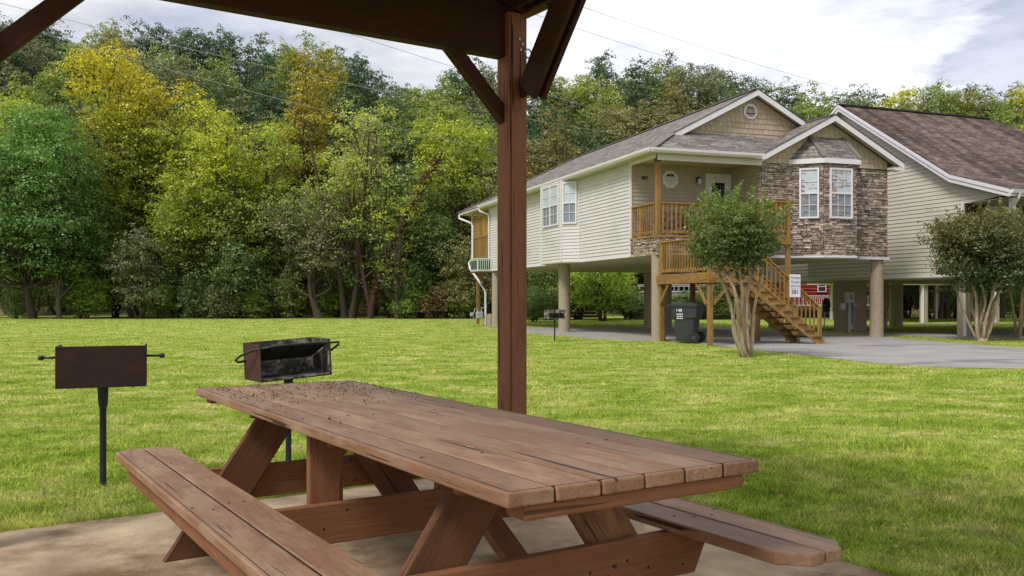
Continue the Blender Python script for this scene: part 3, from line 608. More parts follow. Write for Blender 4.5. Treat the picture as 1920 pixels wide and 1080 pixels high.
# ------------------------------------------------------------------ picnic table
TA = math.radians(122.5); tb = empty('picnic_table', (-0.469, 3.67, 0.035), TA)   # local +x = far end, local -y = right
tag(tb, 'long weathered brown timber picnic table with two attached benches on the concrete slab', 'picnic table')
ZT = 0.725
tops = MB(); bw = 0.1372; hl = 1.525
for i in range(6):
    y0 = -0.43 + i * (bw + 0.0073); tops.box(-hl + R.uniform(-0.003, 0.003), hl + R.uniform(-0.003, 0.003), y0, y0 + bw, ZT - 0.038, ZT)
top = tops.build('tabletop', MT['table_top'], tb, bevel=0.0055, seg=2)
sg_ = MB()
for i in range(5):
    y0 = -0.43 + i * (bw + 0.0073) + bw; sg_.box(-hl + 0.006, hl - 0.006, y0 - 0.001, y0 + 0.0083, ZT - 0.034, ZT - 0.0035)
for s in (-1, 1): sg_.box(-hl + 0.014, hl - 0.014, s * 0.4145 - 0.0013, s * 0.4145 + 0.0013, ZT - 0.002, ZT + 0.0006); sg_.box(s * (hl - 0.013) - 0.0013, s * (hl - 0.013) + 0.0013, -0.4125, 0.4125, ZT - 0.002, ZT + 0.0005)  # thin dark lines drawn in place of the shaded groove round the edge
tag(sg_.build('seam_shade', MT['gap_shade'], top), kind='stuff')
MTt = MT['table']
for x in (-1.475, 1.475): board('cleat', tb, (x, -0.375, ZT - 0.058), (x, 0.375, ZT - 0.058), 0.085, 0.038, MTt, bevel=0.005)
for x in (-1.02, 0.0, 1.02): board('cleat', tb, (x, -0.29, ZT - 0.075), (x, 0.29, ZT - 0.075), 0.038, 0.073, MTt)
for s in (-1, 1):
    bn = MB(); yo = s * 0.82
    for k in range(2):
        a = s * (0.82 - k * 0.1435); b = a - s * 0.1365; lo, hi = min(a, b), max(a, b)
        out_is_hi = (s > 0) == (k == 0)
        ch = 0.07; Lb = 1.56; ZB = 0.43
        outer = k == 0
        if outer: poly = [(-Lb, b), (-Lb, a - s * ch), (-Lb + ch, a), (Lb - ch, a), (Lb, a - s * ch), (Lb, b)]
        else: poly = [(-Lb, a), (Lb, a), (Lb, b + s * 0.075), (Lb - 0.075, b), (-Lb + 0.075, b), (-Lb, b + s * 0.075)]
        bn.prism([(x, y, ZB) for x, y in poly], None, (0, 0, -0.038))
    bo = bn.build('bench_seat', MT['table_top'], tb, bevel=0.006, seg=3)
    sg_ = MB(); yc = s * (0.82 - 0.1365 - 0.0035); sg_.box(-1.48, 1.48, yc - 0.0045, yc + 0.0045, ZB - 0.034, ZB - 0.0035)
    sg_.box(-1.48, 1.48, s * 0.804 - 0.0013, s * 0.804 + 0.0013, ZB - 0.002, ZB + 0.0006); tag(sg_.build('seam_shade', MT['gap_shade'], bo), kind='stuff')
    for yy in (0.70,): board('bench_edge_board', bo, (-1.30, s * 0.775, 0.355), (1.30, s * 0.775, 0.355), 0.036, 0.072, MTt)
# bench bearers with angled ends
for x in (-1.005, 0.02, 1.0):
    mb = MB(); zt, zb = 0.392, 0.235
    poly = [(-0.74, zt), (0.74, zt), (0.66, zb), (-0.66, zb)]
    # local X along the grain = table y
    mb.prism([(a, -0.019, z) for a, z in poly], None, (0, 0.038, 0))
    ob = mb.build('bench_bearer', MTt, tb, bevel=0.004); ob.matrix_local = basis((x, 0, 0), (0, 1, 0), (-1, 0, 0), (0, 0, 1))
# legs
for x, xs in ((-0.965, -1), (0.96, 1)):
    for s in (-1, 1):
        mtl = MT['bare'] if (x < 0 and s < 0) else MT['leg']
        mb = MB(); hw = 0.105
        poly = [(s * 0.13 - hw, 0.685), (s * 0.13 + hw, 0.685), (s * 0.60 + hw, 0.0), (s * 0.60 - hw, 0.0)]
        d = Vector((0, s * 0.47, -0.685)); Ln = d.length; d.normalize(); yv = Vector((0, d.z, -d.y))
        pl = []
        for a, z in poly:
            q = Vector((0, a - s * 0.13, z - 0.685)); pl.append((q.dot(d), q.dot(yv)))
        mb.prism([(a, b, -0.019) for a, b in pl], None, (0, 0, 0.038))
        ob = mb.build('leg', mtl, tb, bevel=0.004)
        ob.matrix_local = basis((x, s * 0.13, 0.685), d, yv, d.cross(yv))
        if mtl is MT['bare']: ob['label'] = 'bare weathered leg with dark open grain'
# centre uprights and diagonal stays
for s in (-1, 1): board('upright', tb, (0.058, s * 0.28, 0.235), (0.058, s * 0.28, 0.685), 0.14, 0.036, MTt, up=(1, 0, 0))
for s in (-1, 1): board('diagonal_stay', tb, (s * 0.97, 0, 0.31), (s * 0.30, 0, 0.665), 0.085, 0.036, MTt, up=(0, 0, 1))
# screw heads
sm = MB(); sm.tube([(0, 0, -0.002), (0, 0, 0.001)], 0.0056, 6); s0 = sm.build('screw_head', MT['black'], tb); first = [True]
def screw(x, y, z, side=False):
    o_ = s0 if first[0] else s0.copy()
    if not first[0]: COL.objects.link(o_); o_.parent = tb
    first[0] = False; o_.location = (x, y, z); o_.rotation_euler = (0, math.radians(-90) if side else 0, 0)
for x in (-1.005, 0.02, 1.0):
    for s in (-1, 1):
        for yy in (0.60, 0.655, 0.73, 0.79): screw(x + R.choice((-0.03, 0.03)) + R.uniform(-.01, .01), s * yy, 0.4305)
    for y in np.linspace(-0.38, 0.38, 9):
        if R.random() < 0.5: screw(x + R.uniform(-.03, .03), y, ZT + 0.0005)
for x in (-1.026, 0.0, 0.979):
    for s in (-1, 1):
        for k in range(6): screw(x + 0.002, s * R.uniform(0.2, 0.62), R.uniform(0.255, 0.375), True)
# seeds and leaf bits scattered over the far end of the top
rr = np.random.default_rng(9); n = 850; q = []
xs_ = 1.5 - np.abs(rr.normal(0, 0.62, n)); ys_ = rr.uniform(-0.42, 0.42, n)
for i in range(n):
    if xs_[i] < -1.45 or (xs_[i] < 0.3 and rr.random() < 0.6): continue
    a = rr.uniform(0, 6.28); l_ = rr.uniform(0.002, 0.009); w_ = rr.uniform(0.001, 0.003); c, s = math.cos(a), math.sin(a); z = ZT + 0.002; z2 = z + rr.uniform(0.0, 0.008)
    q += [(xs_[i] - c * l_ - s * w_, ys_[i] - s * l_ + c * w_, z), (xs_[i] - c * l_ + s * w_, ys_[i] - s * l_ - c * w_, z), (xs_[i] + c * l_ + s * w_, ys_[i] + s * l_ - c * w_, z2), (xs_[i] + c * l_ - s * w_, ys_[i] + s * l_ + c * w_, z2)]
lt = fast_mesh('seed_litter', q, 4, MT['litter']); lt.matrix_world = tb.matrix_basis if False else Matrix.Translation(tb.location) @ Matrix.Rotation(TA, 4, 'Z')
tag(lt, 'dark seeds and leaf bits scattered over the far end of the table top', 'litter', kind='stuff')

# ------------------------------------------------------------------ park grills
def grill(loc, rz_, open_front, label, tilt=0.0, mats=('rust', 'soot')):
    g = empty('park_grill', loc, 0); tag(g, label, 'grill', 'charcoal grills standing on the lawn')
    p_ = MB(); p_.tube([(0, 0, -0.05), (0, 0, 0.66)], 0.021, 12); p_.tube([(0, 0, 0.52), (0, 0, 0.545), (0, 0, 0.63), (0, 0, 0.665)], [0.026, 0.030, 0.034, 0.034], 12)
    p_.build('post', MT['steel'], g, smooth=False)
    W, D, Hh, z0, th = 0.265, 0.165, 0.265, 0.66, 0.006
    fb = MB()
    fb.box(-W, W, -D, D, z0, z0 + th)
    fb.box(-W, W, D - th, D, z0 + th, z0 + Hh)                      # closed side
    fb.box(-W, -W + th, -D, D - th, z0 + th, z0 + Hh); fb.box(W - th, W, -D, D - th, z0 + th, z0 + Hh)
    c = fb.build('firebox', MT[mats[0]], g, bevel=0.002)
    ins = MB(); i = th + 0.002
    ins.box(-W + i, W - i, -D + 0.01, D - i, z0 + th + 0.001, z0 + th + 0.012); ins.box(-W + i, W - i, D - i - 0.004, D - i, z0 + i, z0 + Hh - 0.004)
    ins.box(-W + i, -W + i + 0.003, -D + 0.01, D - i - 0.005, z0 + i, z0 + Hh - 0.004); ins.box(W - i - 0.003, W - i, -D + 0.01, D - i - 0.005, z0 + i, z0 + Hh - 0.004)
    ins.build('sooty_lining', MT[mats[1]], c)
    gt = MB()
    for k in range(19):
        y = -D + 0.02 + k * (2 * D - 0.05) / 18; zg = z0 + (0.235 - 0.0058 * k if open_front else 0.165); gt.tube([(-W + 0.02, y, zg), (W - 0.02, y, zg)], 0.0075, 6)
    for x in (-0.17, 0.0, 0.17): gt.tube([(x, -D + 0.01, z0 + (0.229 if open_front else 0.157)), (x, D - 0.02, z0 + (0.122 if open_front else 0.157))], 0.006, 6)
    go = gt.build('grate', MT['black'], g)
    hd = MB()
    if open_front:      # swing grate: its frame bows out past the box and tips up at the front
        hd.tube([(-W + 0.0, 0.12, z0 + 0.135), (-W - 0.05, 0.13, z0 + 0.13), (-W - 0.085, 0.09, z0 + 0.15), (-W - 0.08, 0.0, z0 + 0.185), (-W - 0.03, -0.12, z0 + 0.225), (-W + 0.10, -0.19, z0 + 0.245), (0.1, -0.205, z0 + 0.245), (W - 0.03, -0.20, z0 + 0.240), (W + 0.06, -0.17, z0 + 0.235), (W + 0.085, -0.12, z0 + 0.215), (W + 0.05, -0.06, z0 + 0.17), (W - 0.005, -0.03, z0 + 0.15)], 0.0085, 8)
    else:
        for s in (-1, 1):
            hd.tube([(s * (W - 0.01), 0.03, z0 + 0.19), (s * (W + 0.085), 0.03, z0 + 0.19)], 0.0075, 8)
            hd.tube([(s * (W + 0.075), 0.03, z0 + 0.19), (s * (W + 0.085), 0.03, z0 + 0.19), (s * (W + 0.105), 0.03, z0 + 0.19), (s * (W + 0.113), 0.03, z0 + 0.19)], [0.006, 0.016, 0.016, 0.006], 10)
    hd.build('handle', MT['steel'], go, smooth=True)
    for ob in (c, go):
        ob.matrix_local = Matrix.Translation((0, 0, z0)) @ Matrix.Rotation(rz_, 4, 'Z') @ Matrix.Rotation(tilt, 4, 'Y') @ Matrix.Translation((0, 0, -z0))
    return g
grill((-2.675, 5.93, 0), math.radians(21) + math.pi, False, 'brown steel park grill on a post left of the bench, closed back towards the viewer', tilt=0)
grill((-1.617, 6.56, 0), math.radians(36), True, 'open sooty park grill with bowed grate handle, standing behind the far end of the table', tilt=-0.055, mats=('rustred', 'soot'))
grill((1.25, 26.6, 0), math.radians(25), False, 'small dark park grill on the lawn in front of the left house column', mats=('soot', 'soot'))

# ------------------------------------------------------------------ raised house
he = empty('raised_house', HO, HA)
tag(he, 'cream sided raised house with stone faced bay, grey brown gable roof and porch', 'house')
X = Vector((1, 0, 0)); Y = Vector((0, 1, 0)); Zv = Vector((0, 0, 1))
ZB_, ZW, ZF, SL = 2.58, 5.50, 3.13, 0.52        # underside, eave soffit, porch floor, roof slope
# core walls (solid backing) and floor plate
mb = MB()
mb.box(0.02, 8.28, 1.72, 16.38, ZB_ + 0.02, ZW); mb.box(3.58, 8.28, 0.02, 1.72, ZB_ + 0.02, ZW)
mb.build('wall', MT['interior'], he)
mb = MB(); mb.box(-0.02, 8.32, -0.02, 16.42, ZB_ - 0.03, ZB_ + 0.02); mb.prism([(4.68, -0.02, ZB_ - 0.03), (5.40, -0.63, ZB_ - 0.03), (6.53, -0.63, ZB_ - 0.03), (7.25, -0.02, ZB_ - 0.03)], None, (0, 0, 0.05))
mb.prism([(-0.02, 5.8, ZB_ - 0.03), (-0.47, 6.35, ZB_ - 0.03), (-0.47, 8.40, ZB_ - 0.03), (-0.02, 8.95, ZB_ - 0.03)], None, (0, 0, 0.05))
for i in range(28):
    y = 0.3 + i * 0.57; mb.box(0.03, 8.27, y, y + 0.012, ZB_ - 0.036, ZB_ - 0.031)
und = mb.build('underside', MT['soffit'], he)
# porch floor slab and its beam
mb = MB(); mb.box(0.0, 3.57, 0.0, 1.7, ZF - 0.04, ZF); mb.box(0.03, 3.55, 0.03, 1.69, ZB_ + 0.021, ZF - 0.041); mb.build('porch_floor', MT['deck'], he)
# side siding (x = 0, outward -X) with three-sided window bump
sd_ = MB()
siding(sd_, (0, 1.70, 0), Y, -X, ZB_, ZW, lambda z: (0, 4.11)); siding(sd_, (0, 8.95, 0), Y, -X, ZB_, ZW, lambda z: (0, 16.4 - 8.95))
P0, P1, P2, P3 = Vector((0, 5.81, 0)), Vector((-0.45, 6.36, 0)), Vector((-0.45, 8.39, 0)), Vector((0, 8.95, 0))
mb = MB(); mb.prism([(p.x + 0.03, p.y, ZB_ + 0.02) for p in (P0, P1, P2, P3)] , None, (0, 0, ZW - ZB_ - 0.03)); mb.build('bump_core', MT['interior'], he)
for a, b in ((P0, P1), (P1, P2), (P2, P3)):
    u = (b - a).normalized(); n = Vector((-u.y, u.x, 0)); n = n if n.x < 0 else -n
    if abs(n.y) > 0.9 and False: pass
    siding(sd_, a, u, n, ZB_, ZW, lambda z, Lq=(b - a).length: (0, Lq))
side = sd_.build('side_siding', MT['lam'], he)
# corner trims
mb = MB()
for (x, y) in ((-0.012, 1.70), (-0.012, 16.38), (-0.012, 5.81), (-0.462, 6.36), (-0.462, 8.39), (-0.012, 8.95)):
    mb.box(x - 0.025, x + 0.03, y - 0.04, y + 0.04, ZB_ - 0.01, ZW)
mb.box(-0.03, 0.01, 1.72, 5.75, ZB_ - 0.035, ZB_ + 0.01); mb.box(-0.03, 0.01, 9.0, 16.38, ZB_ - 0.035, ZB_ + 0.01)
mb.build('corner_trim', MT['white'], he)
# windows of the bump: wide double window on the flat face, single on the angled face
window(he, (-0.47, 8.17, 3.92), -Y, -X, 1.58, 1.50, 4, 4, mull=1, curtain=(0.48, 1.0))
ua = (P1 - P0).normalized(); na = Vector((-ua.y, ua.x, 0)); na = na if na.x < 0 else -na
window(he, P1 - ua * 0.06 + na * 0.02 + Zv * 3.92, -ua, na, 0.58, 1.50, 2, 4, curtain=(0.5, 1.0))
# porch recess: back wall (y = 1.7), right side wall (x = 3.56)
pw = MB(); siding(pw, (0, 1.70, 0), X, -Y, ZF, ZW, lambda z: (0.02, 3.56), course=0.12, lean=0.02)
siding(pw, (3.56, 0, 0), Y, -X, ZF, ZW, lambda z: (0.03, 1.70), course=0.12, lean=0.02); pw.build('porch_siding', MT['tan'], he)
mb = MB(); mb.box(0.0, 3.58, -0.0, 1.70, ZW - 0.02, ZW + 0.03); mb.build('porch_ceiling', MT['soffit'], he)
# stone faced low panel and stair rail panel behind the porch railing
st = MB(); stones(st, (0, 0, 0), X, -Y, 0, 3.54, ZB_, ZF - 0.06, 3); stones(st, (0, 0, 0), Y, -X, 0, 1.66, ZB_, ZF - 0.06, 4)
mb = MB(); mb.box(0, 3.56, -0.004, 0.03, ZB_, ZF - 0.05); mb.box(-0.004, 0.03, 0.03, 1.69, ZB_, ZF - 0.05); mb.build('stone_backing', MT['mortar'], he)
st.build('stone_band', MT['stone'], he)
mb = MB(); mb.box(-0.03, 3.56, -0.05, -0.0, ZF - 0.06, ZF - 0.01); mb.box(-0.05, -0.0, 0.0, 1.69, ZF - 0.06, ZF - 0.01); mb.build('porch_edge_board', MT['deck'], he)
# low stone planter wall on porch seen behind the balusters
st = MB(); stones(st, (0.4, 1.60, 0), X, -Y, 0, 2.2, ZF, ZF + 0.85, 11); st.build('porch_stone_base', MT['stone'], he)
# stone front: flat parts and bay
ZS = 5.40
B = [Vector((4.68, 0, 0)), Vector((5.40, -0.60, 0)), Vector((6.56, -0.60, 0)), Vector((6.98, 0, 0))]
bk = MB(); bk.box(3.56, 8.30, -0.004, 0.02, ZB_, ZS + 0.05)
bk.prism([(p.x, p.y + 0.004, ZB_) for p in B], None, (0, 0, ZS + 0.02 - ZB_)); bk.build('stone_backing', MT['mortar'], he)
st = MB()
stones(st, (3.56, 0, 0), X, -Y, 0, 1.12, ZB_, ZS, 21); stones(st, (6.98, 0, 0), X, -Y, 0, 1.32, ZB_, ZS, 22)
stones(st, (3.56, 0, 0), Y, -X, 0, 0.10, ZB_, ZS, 26); stones(st, (8.30, 0, 0), Y, X, 0, 0.12, ZB_, ZS, 27)
for i in range(3):
    a, b = B[i], B[i + 1]; u = (b - a).normalized(); n = Vector((u.y, -u.x, 0)); n = n if n.y < 0 else -n
    stones(st, a, u, n, 0, (b - a).length, ZB_, ZS, 30 + i)
st.build('stone_facing', MT['stone'], he)
mb = MB(); mb.box(3.5, 8.36, -0.06, 0.0, ZB_ - 0.07, ZB_ - 0.0)
for i in range(3):
    a, b = B[i], B[i + 1]; u = (b - a).normalized(); n = Vector((u.y, -u.x, 0)); n = n if n.y < 0 else -n
    mb.bar(a + n * 0.03 + Zv * (ZB_ - 0.034), b + n * 0.03 + Zv * (ZB_ - 0.034), 0.05, 0.06)
mb.build('base_trim', MT['white'], he)
ua = (B[1] - B[0]).normalized(); na = Vector((ua.y, -ua.x, 0))
window(he, B[0] + ua * 0.22 + na * 0.035 + Zv * 3.72, ua, na, 0.58, 1.55, 2, 4, curtain=(0.5, 1.0))
window(he, B[1] + Vector((0.17, -0.035, 3.72)), X, -Y, 0.84, 1.55, 3, 4, curtain=(0.5, 1.0))
# bay roof
o_ = [Vector((4.56, -0.02, 0)), Vector((5.34, -0.73, 0)), Vector((6.66, -0.73, 0)), Vector((7.14, -0.02, 0))]
zt = 6.33; mb = MB(); T1, T2 = Vector((5.33, -0.01, zt)), Vector((6.58, -0.01, zt)); E = [p + Zv * 5.56 for p in o_]
roof_face(mb, [E[1], E[2], T2, T1], 0.03); roof_face(mb, [E[0], E[1], T1], 0.03); roof_face(mb, [E[2], E[3], T2], 0.03)
mb.build('bay_roof', MT['shingle'], he)
mb = MB()
for i in range(3): mb.bar(o_[i] + Zv * 5.475, o_[i + 1] + Zv * 5.475, 0.025, 0.15)
mb.build('bay_fascia', MT['white'], he)
mb = MB(); mb.prism([(p.x, p.y + 0.01, 5.41) for p in o_], None, (0, 0, 0.02)); mb.build('bay_soffit', MT['soffit'], he)
for a, b in ((E[1], T1), (E[2], T2)):
    mb = MB(); mb.bar(a + Zv * 0.02, b + Zv * 0.02, 0.16, 0.03); mb.build('bay_hip_cap', MT['cap'], he)
# shakes: bay gable (y = 0) and main gable (y = 1.35)
def gable(xl, xr_, ze, drop):   # x-range under a gable with eaves xl, xr_ at height ze
    def f(z):
        dz = (z + drop - ze) / SL; return (xl + max(dz, 0.0), xr_ - max(dz, 0.0))
    return f
sk = MB(); g1 = gable(3.35, 8.65, 5.56, 0.10)
def g1c(z): a, b = g1(z); return (max(a, 3.57), min(b, 8.30))
shakes(sk, (0, -0.002, 0), X, -Y, ZS + 0.02, 6.80, lambda z: g1c(z)); mb = MB()
mb.prism([(3.57, 0.0, ZS), (8.3, 0.0, ZS), (8.3, 0.0, 5.64), (6.0, 0.0, 6.86), (3.57, 0.0, 5.60)], None, (0, 0.04, 0)); mb.build('gable_backing', MT['shake'], he)
mb = MB(); mb.prism([(1.0, 1.35, 6.1), (7.3, 1.35, 6.1), (4.15, 1.35, 7.80)], None, (0, 0.05, 0)); mb.build('gable_backing', MT['shake'], he)
sk.build('gable_shakes', MT['shake'], he); sk = MB()
g2 = gable(-0.35, 8.65, 5.56, 0.10); shakes(sk, (0, 1.346, 0), X, -Y, 6.22, 7.78, g2)
sk.build('gable_shakes', MT['shake'], he)
# gable vent (octagonal louvre)
def octa(cx, cz, r): return [(cx + r * math.cos(math.radians(22.5 + 45 * i)), cz + r * math.sin(math.radians(22.5 + 45 * i))) for i in range(8)]
def octring(mb, cx, cz, r0, r1, y, y2):
    a, b = octa(cx, cz, r0), octa(cx, cz, r1)
    for i in range(8):
        j = (i + 1) % 8; mb.prism([(a[i][0], y, a[i][1]), (a[j][0], y, a[j][1]), (b[j][0], y, b[j][1]), (b[i][0], y, b[i][1])], None, (0, y2 - y, 0))
mb = MB(); octring(mb, 4.06, 7.27, 0.19, 0.26, 1.30, 1.34); vent = mb.build('gable_vent', MT['white'], he)
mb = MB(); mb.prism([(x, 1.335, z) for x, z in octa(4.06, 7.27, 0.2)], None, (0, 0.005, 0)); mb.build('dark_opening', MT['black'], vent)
mb = MB()
for i in range(6):
    z = 7.27 - 0.15 + i * 0.06; hw = 0.18 if abs(z - 7.27) < 0.09 else 0.12; mb.obox((4.06, 1.318, z), (hw, 0, 0), (0, 0.014, 0.010), (0, -0.003, 0.004))
mb.build('louvre', MT['lam'], vent)
# octagonal porch window
mb = MB(); octring(mb, 1.36, 5.02, 0.20, 0.29, 1.66, 1.70 - 0.001); ow = mb.build('octagonal_window', MT['white'], he)
mb = MB(); mb.prism([(x, 1.672, z) for x, z in octa(1.36, 5.02, 0.2)], None, (0, 0.006, 0)); mb.build('pane', MT['glass'], ow)
mb = MB(); mb.prism([(x, 1.680, z) for x, z in octa(1.36, 5.02, 0.2) if z < 5.1] + [(1.50, 1.680, 5.06), (1.22, 1.680, 5.06)][:0], None, (0, 0.004, 0)); mb.build('curtain', MT['white'], ow)
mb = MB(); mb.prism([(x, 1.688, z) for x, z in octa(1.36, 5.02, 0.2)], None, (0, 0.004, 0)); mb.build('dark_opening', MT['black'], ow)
mb = MB(); mb.box(1.355, 1.365, 1.66, 1.668, 4.84, 5.2); mb.box(1.18, 1.54, 1.66, 1.667, 5.1, 5.11); mb.build('muntin', MT['white'], ow)
# door with oval-lit glass
mb = MB(); mb.box(2.62, 2.72, 1.62, 1.70, ZF, 5.26); mb.box(3.44, 3.54, 1.62, 1.70, ZF, 5.26); mb.box(2.72, 3.44, 1.621, 1.70, 5.16, 5.26); mb.build('door_frame', MT['white'], he)
mb = MB(); mb.box(2.72, 2.84, 1.65, 1.69, ZF, 5.16); mb.box(3.32, 3.44, 1.65, 1.69, ZF, 5.16); mb.box(2.84, 3.32, 1.651, 1.69, 4.98, 5.16); mb.box(2.84, 3.32, 1.651, 1.69, ZF, 3.6)
dr_ = mb.build('door', MT['white'], he)
mb = MB(); mb.box(2.84, 3.32, 1.664, 1.668, 3.6, 4.98); mb.build('pane', MT['glass'], dr_)
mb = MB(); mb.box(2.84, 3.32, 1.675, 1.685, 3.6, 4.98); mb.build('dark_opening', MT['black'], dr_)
mb = MB()
for i in range(5): mb.tube([(2.90 + i * 0.09, 1.66, 3.7), (2.90 + i * 0.09, 1.66, 4.9)], 0.006, 6)
mb.build('leading', MT['galv'], dr_)
mb = MB(); mb.tube([(2.78, 1.65, 4.1), (2.78, 1.60, 4.1)], 0.02, 8); mb.tube([(2.78, 1.60, 4.1), (2.78, 1.57, 4.1), (2.78, 1.545, 4.1)], [0.02, 0.032, 0.015], 10); mb.build('handle', MT['dark'], dr_)
# wall lantern
mb = MB(); mb.box(2.30, 2.38, 1.66, 1.69, 4.98, 5.14); mb.tube([(2.34, 1.66, 5.06), (2.34, 1.60, 5.12), (2.34, 1.54, 5.10)], 0.012, 6); mb.tube([(2.34, 1.54, 5.12), (2.34, 1.54, 5.09), (2.34, 1.54, 5.07)], [0.01, 0.07, 0.075], 10)
wl = mb.build('wall_lantern', MT['dark'], he)
mb = MB(); mb.tube([(2.34, 1.54, 5.068), (2.34, 1.54, 4.96), (2.34, 1.54, 4.90), (2.34, 1.54, 4.88)], [0.06, 0.065, 0.045, 0.01], 10); mb.build('lamp_shade', MT['curtain'], wl, smooth=True)
text_obj('house_number', '587', 0.15, MT['black'], he, basis((0.46, 1.672, 5.02), (1, 0, 0), (0, 0, 1), (0, -1, 0)), 0.006)
# ---- roof
yb, ZE = 20.6, 5.60; zr = ZE + SL * 4.5; yh_ = 1.05; zs = ZE + SL * (yh_ + 0.35)
rf = MB()
roof_face(rf, [(-0.35, -0.35, ZE), (-0.35, yb, ZE), (4.15, yb - 4.5, zr), (4.15, yh_, zr), (-0.35 + (yh_ + 0.35), yh_, zs)])
roof_face(rf, [(8.65, -0.35, ZE), (8.65, yb, ZE), (4.15, yb - 4.5, zr), (4.15, yh_, zr), (6.0, yh_, ZE + SL * 2.65), (6.0, -0.35, ZE + SL * 2.65)])
roof_face(rf, [(-0.35, yb, ZE), (8.65, yb, ZE), (4.15, yb - 4.5, zr)])
roof_face(rf, [(-0.35, -0.35, ZE), (3.35, -0.35, ZE), (4.85, 1.15, ZE + SL * 1.5), (4.85, 1.36, ZE + SL * 1.71), (1.36, 1.36, ZE + SL * 1.71)])
roof_face(rf, [(3.35, -0.35, ZE), (6.0, -0.35, ZE + SL * 2.65), (6.0, 1.36, ZE + SL * 2.65), (5.06, 1.36, ZE + SL * 1.71)])
rf.build('roof', MT['shingle'], he)
mb = MB(); mb.bar((-0.35, -0.35, ZE + 0.025), (1.05, 1.05, zs + 0.018), 0.26, 0.02)
mb.bar((4.15, yh_, zr + 0.02), (4.15, yb - 4.5, zr + 0.02), 0.16, 0.03); mb.bar((6.0, -0.35, ZE + SL * 2.65 + 0.015), (6.0, 1.05, ZE + SL * 2.65 + 0.015), 0.12, 0.03); mb.bar((-0.35, yb, ZE + 0.02), (4.15, yb - 4.5, zr + 0.02), 0.2, 0.03)
mb.build('ridge_cap', MT['cap'], he)
# barge boards with their dark drip edge
bb1 = MB(); de = MB()
def barge(x0, z0, x1, z1, y, ht=0.20):
    bb1.prism([(x0, y, z0 - ht), (x1, y, z1 - ht), (x1, y, z1 - 0.012), (x0, y, z0 - 0.012)], None, (0, -0.03, 0))
    de.prism([(x0, y + 0.01, z0 - 0.011), (x1, y + 0.01, z1 - 0.011), (x1, y + 0.01, z1 + 0.012), (x0, y + 0.01, z0 + 0.012)], None, (0, -0.055, 0))
barge(1.05, zs, 4.15, zr, yh_ - 0.002); barge(4.15, zr, 6.0, ZE + SL * 2.65, yh_ - 0.002)
barge(3.35, ZE, 6.0, ZE + SL * 2.65, -0.352); barge(6.0, ZE + SL * 2.65, 8.65, ZE, -0.352)
bb1.box(8.30, 8.66, -0.384, -0.354, ZE - 0.25, ZE - 0.19); bb1.box(3.10, 3.42, -0.40, -0.355, ZE - 0.14, ZE + 0.03)
bb1.build('barge_board', MT['white'], he); de.build('drip_edge', MT['dark'], he)
# soffits: rake undersides, eave boxes
sf = MB()
def rake(x0, z0, x1, z1, ya, yb2, d=0.075): sf.prism([(x0, ya, z0 - d - 0.02), (x1, ya, z1 - d - 0.02), (x1, ya, z1 - d), (x0, ya, z0 - d)], None, (0, yb2 - ya, 0))
rake(1.05, zs, 4.15, zr, yh_ + 0.001, 1.345); rake(4.15, zr, 6.3, zr - SL * 2.15, yh_ + 0.001, 1.345)
rake(3.35, ZE, 6.0, ZE + SL * 2.65, -0.350, -0.02); rake(6.0, ZE + SL * 2.65, 8.65, ZE, -0.350, -0.02)
sf.box(-0.35, 0.0, -0.35, yb - 0.01, ZW - 0.005, ZW + 0.02); sf.box(0.0, 3.55, -0.35, 0.0, ZW - 0.005, ZW + 0.019)
sf.box(0.0, 8.6, 16.40, yb - 0.01, ZW - 0.005, ZW + 0.018); sf.box(8.30, 8.65, -0.35, 0.0, ZE - 0.24, ZE - 0.19)
sf.build('soffit', MT['soffit'], he)
fa = MB(); fa.box(-0.35, -0.33, -0.35, yb, ZW - 0.02, ZE - 0.04); fa.box(-0.33, 3.35, -0.35, -0.33, ZW - 0.02, ZE - 0.04); fa.box(-0.33, 8.6, yb - 0.02, yb, ZW - 0.02, ZE - 0.04)
fa.box(0.0, 3.56, -0.06, -0.02, ZW - 0.18, ZW - 0.01); fa.box(-0.06, -0.02, 0.0, 1.66, ZW - 0.12, ZW - 0.01); fa.build('fascia', MT['white'], he)
gt = MB()
def gutter(a, b, out):
    a, b, out = Vector(a), Vector(b), Vector(out); z = Vector((0, 0, 1)); prof = [(0.0, 0.0), (0.0, -0.11), (0.07, -0.12), (0.12, -0.06), (0.13, 0.01), (0.118, 0.01), (0.108, -0.055), (0.065, -0.105), (0.012, -0.098), (0.012, 0.0)]
    gt.prism([a + out * p + z * q for p, q in prof], None, b - a)
gutter((-0.352, -0.47, ZE), (-0.352, 16.8, ZE), (-1, 0, 0)); gutter((-0.48, -0.352, ZE), (3.30, -0.352, ZE), (0, -1, 0))
gt.build('gutter', MT['white'], he)
# downspouts at the back left corner
dn = MB(); q = [(-0.42, 20.2, 5.45), (-0.42, 20.15, 5.3), (-0.02, 19.3, 5.0), (0.0, 19.2, 4.8), (0.0, 19.2, 3.25), (-0.16, 19.35, 3.05), (-0.14, 19.2, 2.75), (-0.1, 17.9, 2.15), (-0.05, 17.0, 1.65), (-0.05, 16.9, 1.5), (-0.05, 16.9, 0.05)]
dn.tube(q, 0.05, 8)
dn.tube([(-0.42, 16.75, 5.47), (-0.40, 16.7, 5.36), (-0.12, 16.35, 5.2), (-0.07, 16.3, 5.1), (-0.07, 16.3, 2.6)], 0.04, 8)
dn.build('downspout', MT['white'], he)
